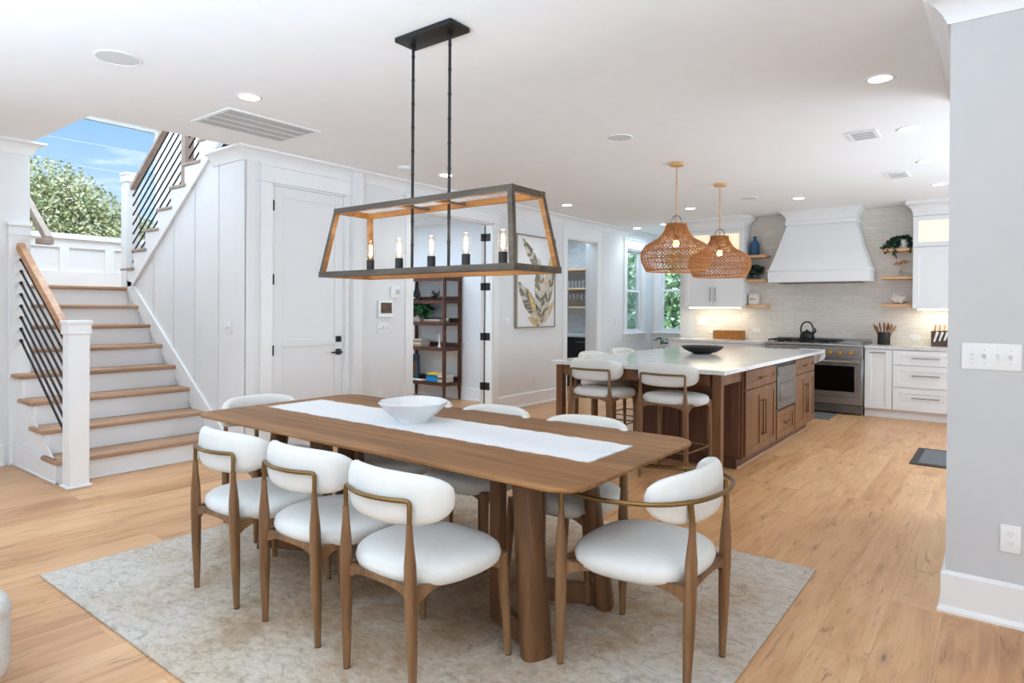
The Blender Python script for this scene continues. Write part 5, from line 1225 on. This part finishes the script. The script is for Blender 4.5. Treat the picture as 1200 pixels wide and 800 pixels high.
# ------------------------------------------------------------------ pantry
YPN = 10.25
t = thing('pantry_cabinet', 'black pantry base cabinet with a slim bar pull', 'cabinet', (-6.4, 9.95, 0))
mb = MB(); mb.box(-7.6, -5.55, 9.67, YPN-.005, .09, .88); build(mb, 'carcass', MT['navy'], t)
mb = MB(); mb.box(-7.6, -5.55, 9.73, YPN-.01, 0, .09); build(mb, 'toe_kick', MT['navy'], t)
for x0, x1 in ((-7.59, -6.81), (-6.80, -6.02), (-6.01, -5.56)):
    cab_front(t, 'drawer', x0, x1, .70, .872, ('h', (x0+x1)/2-.14, (x0+x1)/2+.14, .80), .05, MT['navy'], 9.67); cab_front(t, 'door', x0, x1, .10, .69, None, .06, MT['navy'], 9.67)
mb = MB(); mb.box(-7.62, -5.53, 9.63, YPN-.002, .885, .925, .003, 1); single(mb, 'pantry_countertop', MT['quartz'], 'white counter on the black pantry cabinet', 'countertop', (-6.4, 9.9, .885))
for z, lab in ((2.115, 'empty oak shelf highest on the pantry wall'), (1.765, 'oak pantry shelf holding the row of tumblers'), (1.425, 'oak pantry shelf holding the row of wine glasses')):
    mb = MB(); mb.box(-7.5, -5.55, 9.99, YPN-.001, z-.035, z, .003, 1); single(mb, 'pantry_shelf', MT['oak'], lab, 'shelf', (-6.4, 10.1, z-.035), 'oak shelves in the pantry')
def glassware(name, label, cat, prof, y, x, z, group, first=[None, None]):
    i = 0 if name == 'tumbler' else 1
    if first[i] is None:
        mb = MB(); mb.lathe(prof, (0, 0, 0), 20, False, False); o = build(mb, name, MT['glass'], None, 60, local=True); first[i] = o
    else:
        o = first[i].copy(); COL.objects.link(o)
    o.location = (x, y, z); tag(o, label, cat, group)
ORD = ['first', 'second', 'third', 'fourth', 'fifth', 'sixth', 'seventh']
for k in range(7): glassware('tumbler', ORD[k]+' clear tumbler from the left on the pantry shelf of tumblers', 'glass', [(0, .0), (.034, 0), (.042, .13), (.039, .13), (.032, .012), (0, .012)], 10.10, -6.47+.075*k, 1.7655, 'tumblers on the pantry shelf')
for k in range(6): glassware('wine_glass', ORD[k]+' stemmed wine glass from the left on the pantry shelf of wine glasses', 'glass', [(0, 0), (.036, .002), (.006, .008), (.004, .09), (.022, .11), (.042, .15), (.04, .2), (.033, .235), (.031, .235), (.038, .2), (.04, .152), (.02, .115), (0, .105)], 10.10, -6.45+.082*k, 1.4255, 'wine glasses on the pantry shelf')

# nook plant, boucle chair at the frame edge
t = thing('monstera', 'glossy green monstera on a small table under the nook window', 'plant', (-5.0, 11.1, .62))
mb = MB(); mb.lathe([(0, 0), (.05, 0), (.065, .09), (.058, .09), (0, .08)], (-5.0, 11.1, .6205), 22, False, False); build(mb, 'pot', MT['shell'], t, 50)
mb = MB(); rnd = random.Random(5)
for k in range(13):
    a_ = k*2.4; L = .085+.03*rnd.random(); h = .06+.11*rnd.random()
    c = Vector((-5.0+.06*math.cos(a_), 11.1+.06*math.sin(a_), .70+h)); d = Vector((math.cos(a_), math.sin(a_), -.25)).normalized(); w = Vector((-math.sin(a_), math.cos(a_), .15))
    mb.tube([(-5.0, 11.1, .72), c-d*.03], .004, 5)
    pts = [c, c+d*L*.25+w*L*.42, c+d*L*.6+w*L*.42, c+d*L, c+d*L*.6-w*L*.42, c+d*L*.25-w*L*.42]
    f = mb.bm.faces.new([mb.bm.verts.new(p) for p in pts])
build(mb, 'foliage', MT['leaf'], t, 0)
t = thing('side_table', 'small round pale side table under the nook window', 'table', (-5.0, 11.1, 0))
mb = MB(); mb.lathe([(0, .60), (.23, .60), (.235, .61), (.23, .62), (0, .62)], (-5.0, 11.1, 0), 30, False, False); build(mb, 'table_top', MT['oak'], t)
for k in range(3):
    a_ = 2*PI*k/3+.4; mb = MB(); mb.cyl((-5.0+.17*math.cos(a_), 11.1+.17*math.sin(a_), 0), (-5.0+.11*math.cos(a_), 11.1+.11*math.sin(a_), .60), .011, .015, seg=10); build(mb, 'leg', MT['oak'], t)
t = thing('boucle_armchair', 'pale boucle armchair showing one rounded corner at the bottom left edge', 'armchair', (-2.9, .55, 0))
mb = MB(); mb.box(-3.30, -2.615, .14, .70, .10, .39, .07, 4); build(mb, 'seat_base', MT['boucle'], t, 60)
mb = MB(); mb.box(-2.76, -2.605, .13, .70, .28, .43, .075, 5); build(mb, 'arm', MT['boucle'], t, 60)
mb = MB(); mb.box(-3.30, -3.12, .13, .70, .30, .75, .08, 5); build(mb, 'backrest', MT['boucle'], t, 60)
for x, y in ((-3.2, .2), (-2.62, .2), (-3.2, .64), (-2.62, .64)):
    mb = MB(); mb.cyl((x, y, 0), (x, y, .11), .014, .02, seg=10); build(mb, 'leg', MT['darkshelf'], t)

# ------------------------------------------------------------------ outdoors
mb = MB(); mb.box(-60, -8.95, -30, 60, -.5, -.4); mb.box(-8.95, -5.55, 10.4, 60, -.5, -.4); mb.box(-5.55, 10, 11.7, 60, -.5, -.4); struct(mb, 'ground', MT['lawn'])
def tree(label, trunk, blobs, leafmat, size, seed, group=None, name='tree'):
    t = thing(name, label, 'tree', (trunk[0], trunk[1], -.4), 0, group)
    mb = MB(); top = Vector((blobs[0][0][0], blobs[0][0][1], blobs[0][0][2]))
    mb.tube([(trunk[0], trunk[1], -.45), (trunk[0]+.05, trunk[1]+.04, (top.z-.4)*.5), tuple(top)], [.22, .16, .07], 9)
    for i, (c, r, n) in enumerate(blobs): mb.tube([(trunk[0]+.05, trunk[1]+.04, max(.2, c[2]-r[2]*1.1)), ((trunk[0]+c[0])/2, (trunk[1]+c[1])/2, c[2]-r[2]*.5), c], [.09, .06, .02], 6)
    build(mb, 'trunk', MT['bark'], t)
    mb = MB()
    for i, (c, r, n) in enumerate(blobs): foliage(mb, c, r, n, size, seed+i)
    build(mb, 'crown', leafmat, t, 0)
tree('tall pale green oak tree outside the stair landing window', (-20, 6.4), [((-20, 5.9, 3.9), (1.6, 1.5, 1.35), 9000), ((-20.5, 6.9, 3.6), (1.5, 1.35, 1.2), 7500), ((-19.5, 6.4, 2.3), (1.8, 2.2, 1.4), 11000)], MT['oaktree'], .085, 21, 'trees outside the landing window')
tree('lower green oak tree to the right outside the stair landing window', (-20.5, 8.3), [((-20.5, 8.1, 3.1), (1.2, 1.2, 1.0), 6000), ((-20.3, 8.9, 2.3), (1.3, 1.5, 1.0), 7000)], MT['oaktree'], .085, 41, 'trees outside the landing window')
tree('bright green garden tree outside the side window', (-9.6, 18.0), [((-9.6, 18.0, 1.6), (1.5, 1.6, 1.9), 2600)], MT['shrub'], .2, 61, 'garden trees outside the kitchen windows')
tree('bright green garden tree outside the nook window', (-7.0, 16.2), [((-7.0, 16.2, 1.4), (1.2, 1.2, 1.9), 2200)], MT['shrub'], .2, 71, 'garden trees outside the kitchen windows')
for i, (p, q, lab) in enumerate((((-16, 2.5, 4.93), (-16, 9.5, 4.98), 'thin dark power line crossing the sky above the tree, higher one'), ((-16, 2.5, 4.40), (-16, 9.5, 4.44), 'thin dark power line crossing the sky just over the treetop, lower one'))):
    mb = MB(); mb.cyl(p, q, .009, seg=5); single(mb, 'power_line', MT['grille'], lab, 'power line', p, 'power lines outside the landing window')

# ------------------------------------------------------------------ sky
w = bpy.data.worlds.new('sky'); scene.world = w; w.use_nodes = True; nt = w.node_tree; bg = nt.nodes['Background']
tc = nt.nodes.new('ShaderNodeTexCoord'); sp = nt.nodes.new('ShaderNodeSeparateXYZ'); nt.links.new(tc.outputs['Generated'], sp.inputs[0])
sky = ramp(nt, sp.outputs['Z'], [(.0, lin('#e8f0f5')), (.12, lin('#d3e2f2')), (.235, lin('#a0c2e8')), (.6, lin('#7fa8da'))])
mp = nt.nodes.new('ShaderNodeMapping'); mp.inputs['Scale'].default_value = (2.2, 2.2, 11); nt.links.new(tc.outputs['Generated'], mp.inputs['Vector'])
cn = N(nt, 'ShaderNodeTexNoise', Scale=1.6, Detail=6., Roughness=.55); nt.links.new(mp.outputs[0], cn.inputs['Vector'])
cr = ramp(nt, cn.outputs['Fac'], [(.56, (0, 0, 0, 1)), (.66, (1, 1, 1, 1))])
mx = N(nt, 'ShaderNodeMix', data_type='RGBA'); nt.links.new(cr.outputs[0], mx.inputs[0]); nt.links.new(sky.outputs[0], mx.inputs[6]); mx.inputs[7].default_value = (1, 1, 1, 1)
nt.links.new(mx.outputs[2], bg.inputs['Color']); bg.inputs['Strength'].default_value = 1.0

# ------------------------------------------------------------------ lights
def area(name, loc, size, power, rot, col=(1, 1, 1), spread=180):
    l = bpy.data.lights.new(name, 'AREA'); l.shape = 'RECTANGLE'; l.size, l.size_y = size; l.energy = power; l.color = col; l.spread = R(spread)
    o = bpy.data.objects.new(name, l); COL.objects.link(o); o.location = loc; o.rotation_euler = rot; return o
COOL = (.80, .90, 1)
area('rear_window_light', (-1.8, -2.9, 1.55), (6.5, 2.3), 20, (R(90), 0, 0), (1, .985, .96))
area('left_window_light', (-6.7, -1.2, 1.5), (2.6, 2.2), 92, (R(90), 0, R(-90-18)), (.64, .81, 1))
area('right_fill_light', (2.9, .2, 1.5), (4.5, 2.2), 60, (R(90), 0, R(90)), (1, .985, .96))  # unseen fill added on the right to lift the room, not a window
area('ceiling_fill', (-1.6, -1.6, 1.2), (3.4, 1.6), 152, (R(180-32), 0, R(14)), (.78, .89, 1), 120)  # unseen upward fill added to brighten and cool the ceiling
area('kitchen_side_light', (2.8, 7.0, 1.5), (4.2, 2.0), 140, (R(90), 0, R(90+25)), (.96, .98, 1), 140)
area('kitchen_ceiling_fill', (1.7, 6.8, .4), (2.2, 3.2), 36, (0, R(180-14), 0), (.86, .93, 1), 150)  # unseen upward fill added behind the column for the kitchen ceiling
area('study_fill', (-7.0, 5.6, 2.7), (1.6, 1.2), 52, (0, 0, 0), (.86, .93, 1))  # unseen overhead fill added to keep the study bright
area('pantry_light', (-6.3, 9.2, 2.74), (1.2, .6), 20, (0, 0, 0), (.82, .92, 1))
area('stairwell_light', (-7.2, 3.0, 5.1), (2.4, 2.0), 110, (0, 0, 0), (1, .99, .97))
area('nook_light', (-4.8, 10.8, 2.74), (.6, .6), 8, (0, 0, 0), (.9, .95, 1))
sun = bpy.data.lights.new('sun', 'SUN'); sun.energy = 5.0; sun.angle = R(.6); so = bpy.data.objects.new('sun', sun); COL.objects.link(so)
so.rotation_euler = Vector((-.75, .25, -.62)).to_track_quat('-Z', 'Y').to_euler()
for (x, y), _ in DL:
    l = bpy.data.lights.new('downlight_beam', 'SPOT'); l.energy = {8.61: 5, 10.25: 7, 10.05: 9, 8.68: 12, 8.67: 9}.get(y, 20 if x < -4.3 else 25); l.spot_size = R(125); l.spot_blend = .8; l.shadow_soft_size = .06; l.color = (1, .94, .84) if y > 4 else (.92, .96, 1)
    o = bpy.data.objects.new('downlight_beam', l); COL.objects.link(o); o.location = (x, y, ZC-.02)
for x in (-2.835, -2.60, -2.357, -2.118, -1.884):
    l = bpy.data.lights.new('lantern_bulb_light', 'POINT'); l.energy = .75; l.shadow_soft_size = .02; l.color = (1, .78, .5)
    o = bpy.data.objects.new('lantern_bulb_light', l); COL.objects.link(o); o.location = (x, LC[1], zb+.215)
for x, y in ((-2.53, 5.93), (-2.55, 7.19)):
    l = bpy.data.lights.new('pendant_light', 'POINT'); l.energy = 2.4; l.shadow_soft_size = .03; l.color = (1, .84, .62)
    o = bpy.data.objects.new('pendant_light', l); COL.objects.link(o); o.location = (x, y, 1.95)
for x0, x1 in ((-4.0, -3.12), (-.92, -.3)):
    area('under_cabinet_light', ((x0+x1)/2, 9.9, 1.395), (x1-x0-.1, .05), 2.2, (0, 0, 0), (1, .85, .62))

# ------------------------------------------------------------------ camera
F_, YAW, PIT, ROL, CY = 752., R(37.41), -.0048, .0066, 365.6
fwd = Vector((-math.sin(YAW)*math.cos(PIT), math.cos(YAW)*math.cos(PIT), math.sin(PIT))); r0 = Vector((math.cos(YAW), math.sin(YAW), 0)); u0 = r0.cross(fwd)
rv = r0*math.cos(ROL)+u0*math.sin(ROL); uv = -r0*math.sin(ROL)+u0*math.cos(ROL)
cam = bpy.data.cameras.new('camera'); co = bpy.data.objects.new('camera', cam); COL.objects.link(co)
cam.sensor_width = 36; cam.lens = F_/1200*36; cam.shift_y = -(400-CY)/1200; cam.clip_start = .02; cam.clip_end = 200
M = Matrix((rv, uv, -fwd)).transposed().to_4x4(); M.translation = (0, 0, 1.37); co.matrix_world = M
scene.camera = co
scene.view_settings.view_transform = 'Standard'; scene.view_settings.look = 'None'; scene.view_settings.exposure = 0.12
scene.view_settings.use_white_balance = True; scene.view_settings.white_balance_temperature = 5450; scene.view_settings.white_balance_tint = 3
scene.cycles.max_bounces = 8; scene.cycles.diffuse_bounces = 5; scene.cycles.transparent_max_bounces = 16
scene.cycles.sample_clamp_indirect = 6.0; scene.cycles.use_denoising = True
scene.cycles.caustics_reflective = False; scene.cycles.caustics_refractive = False
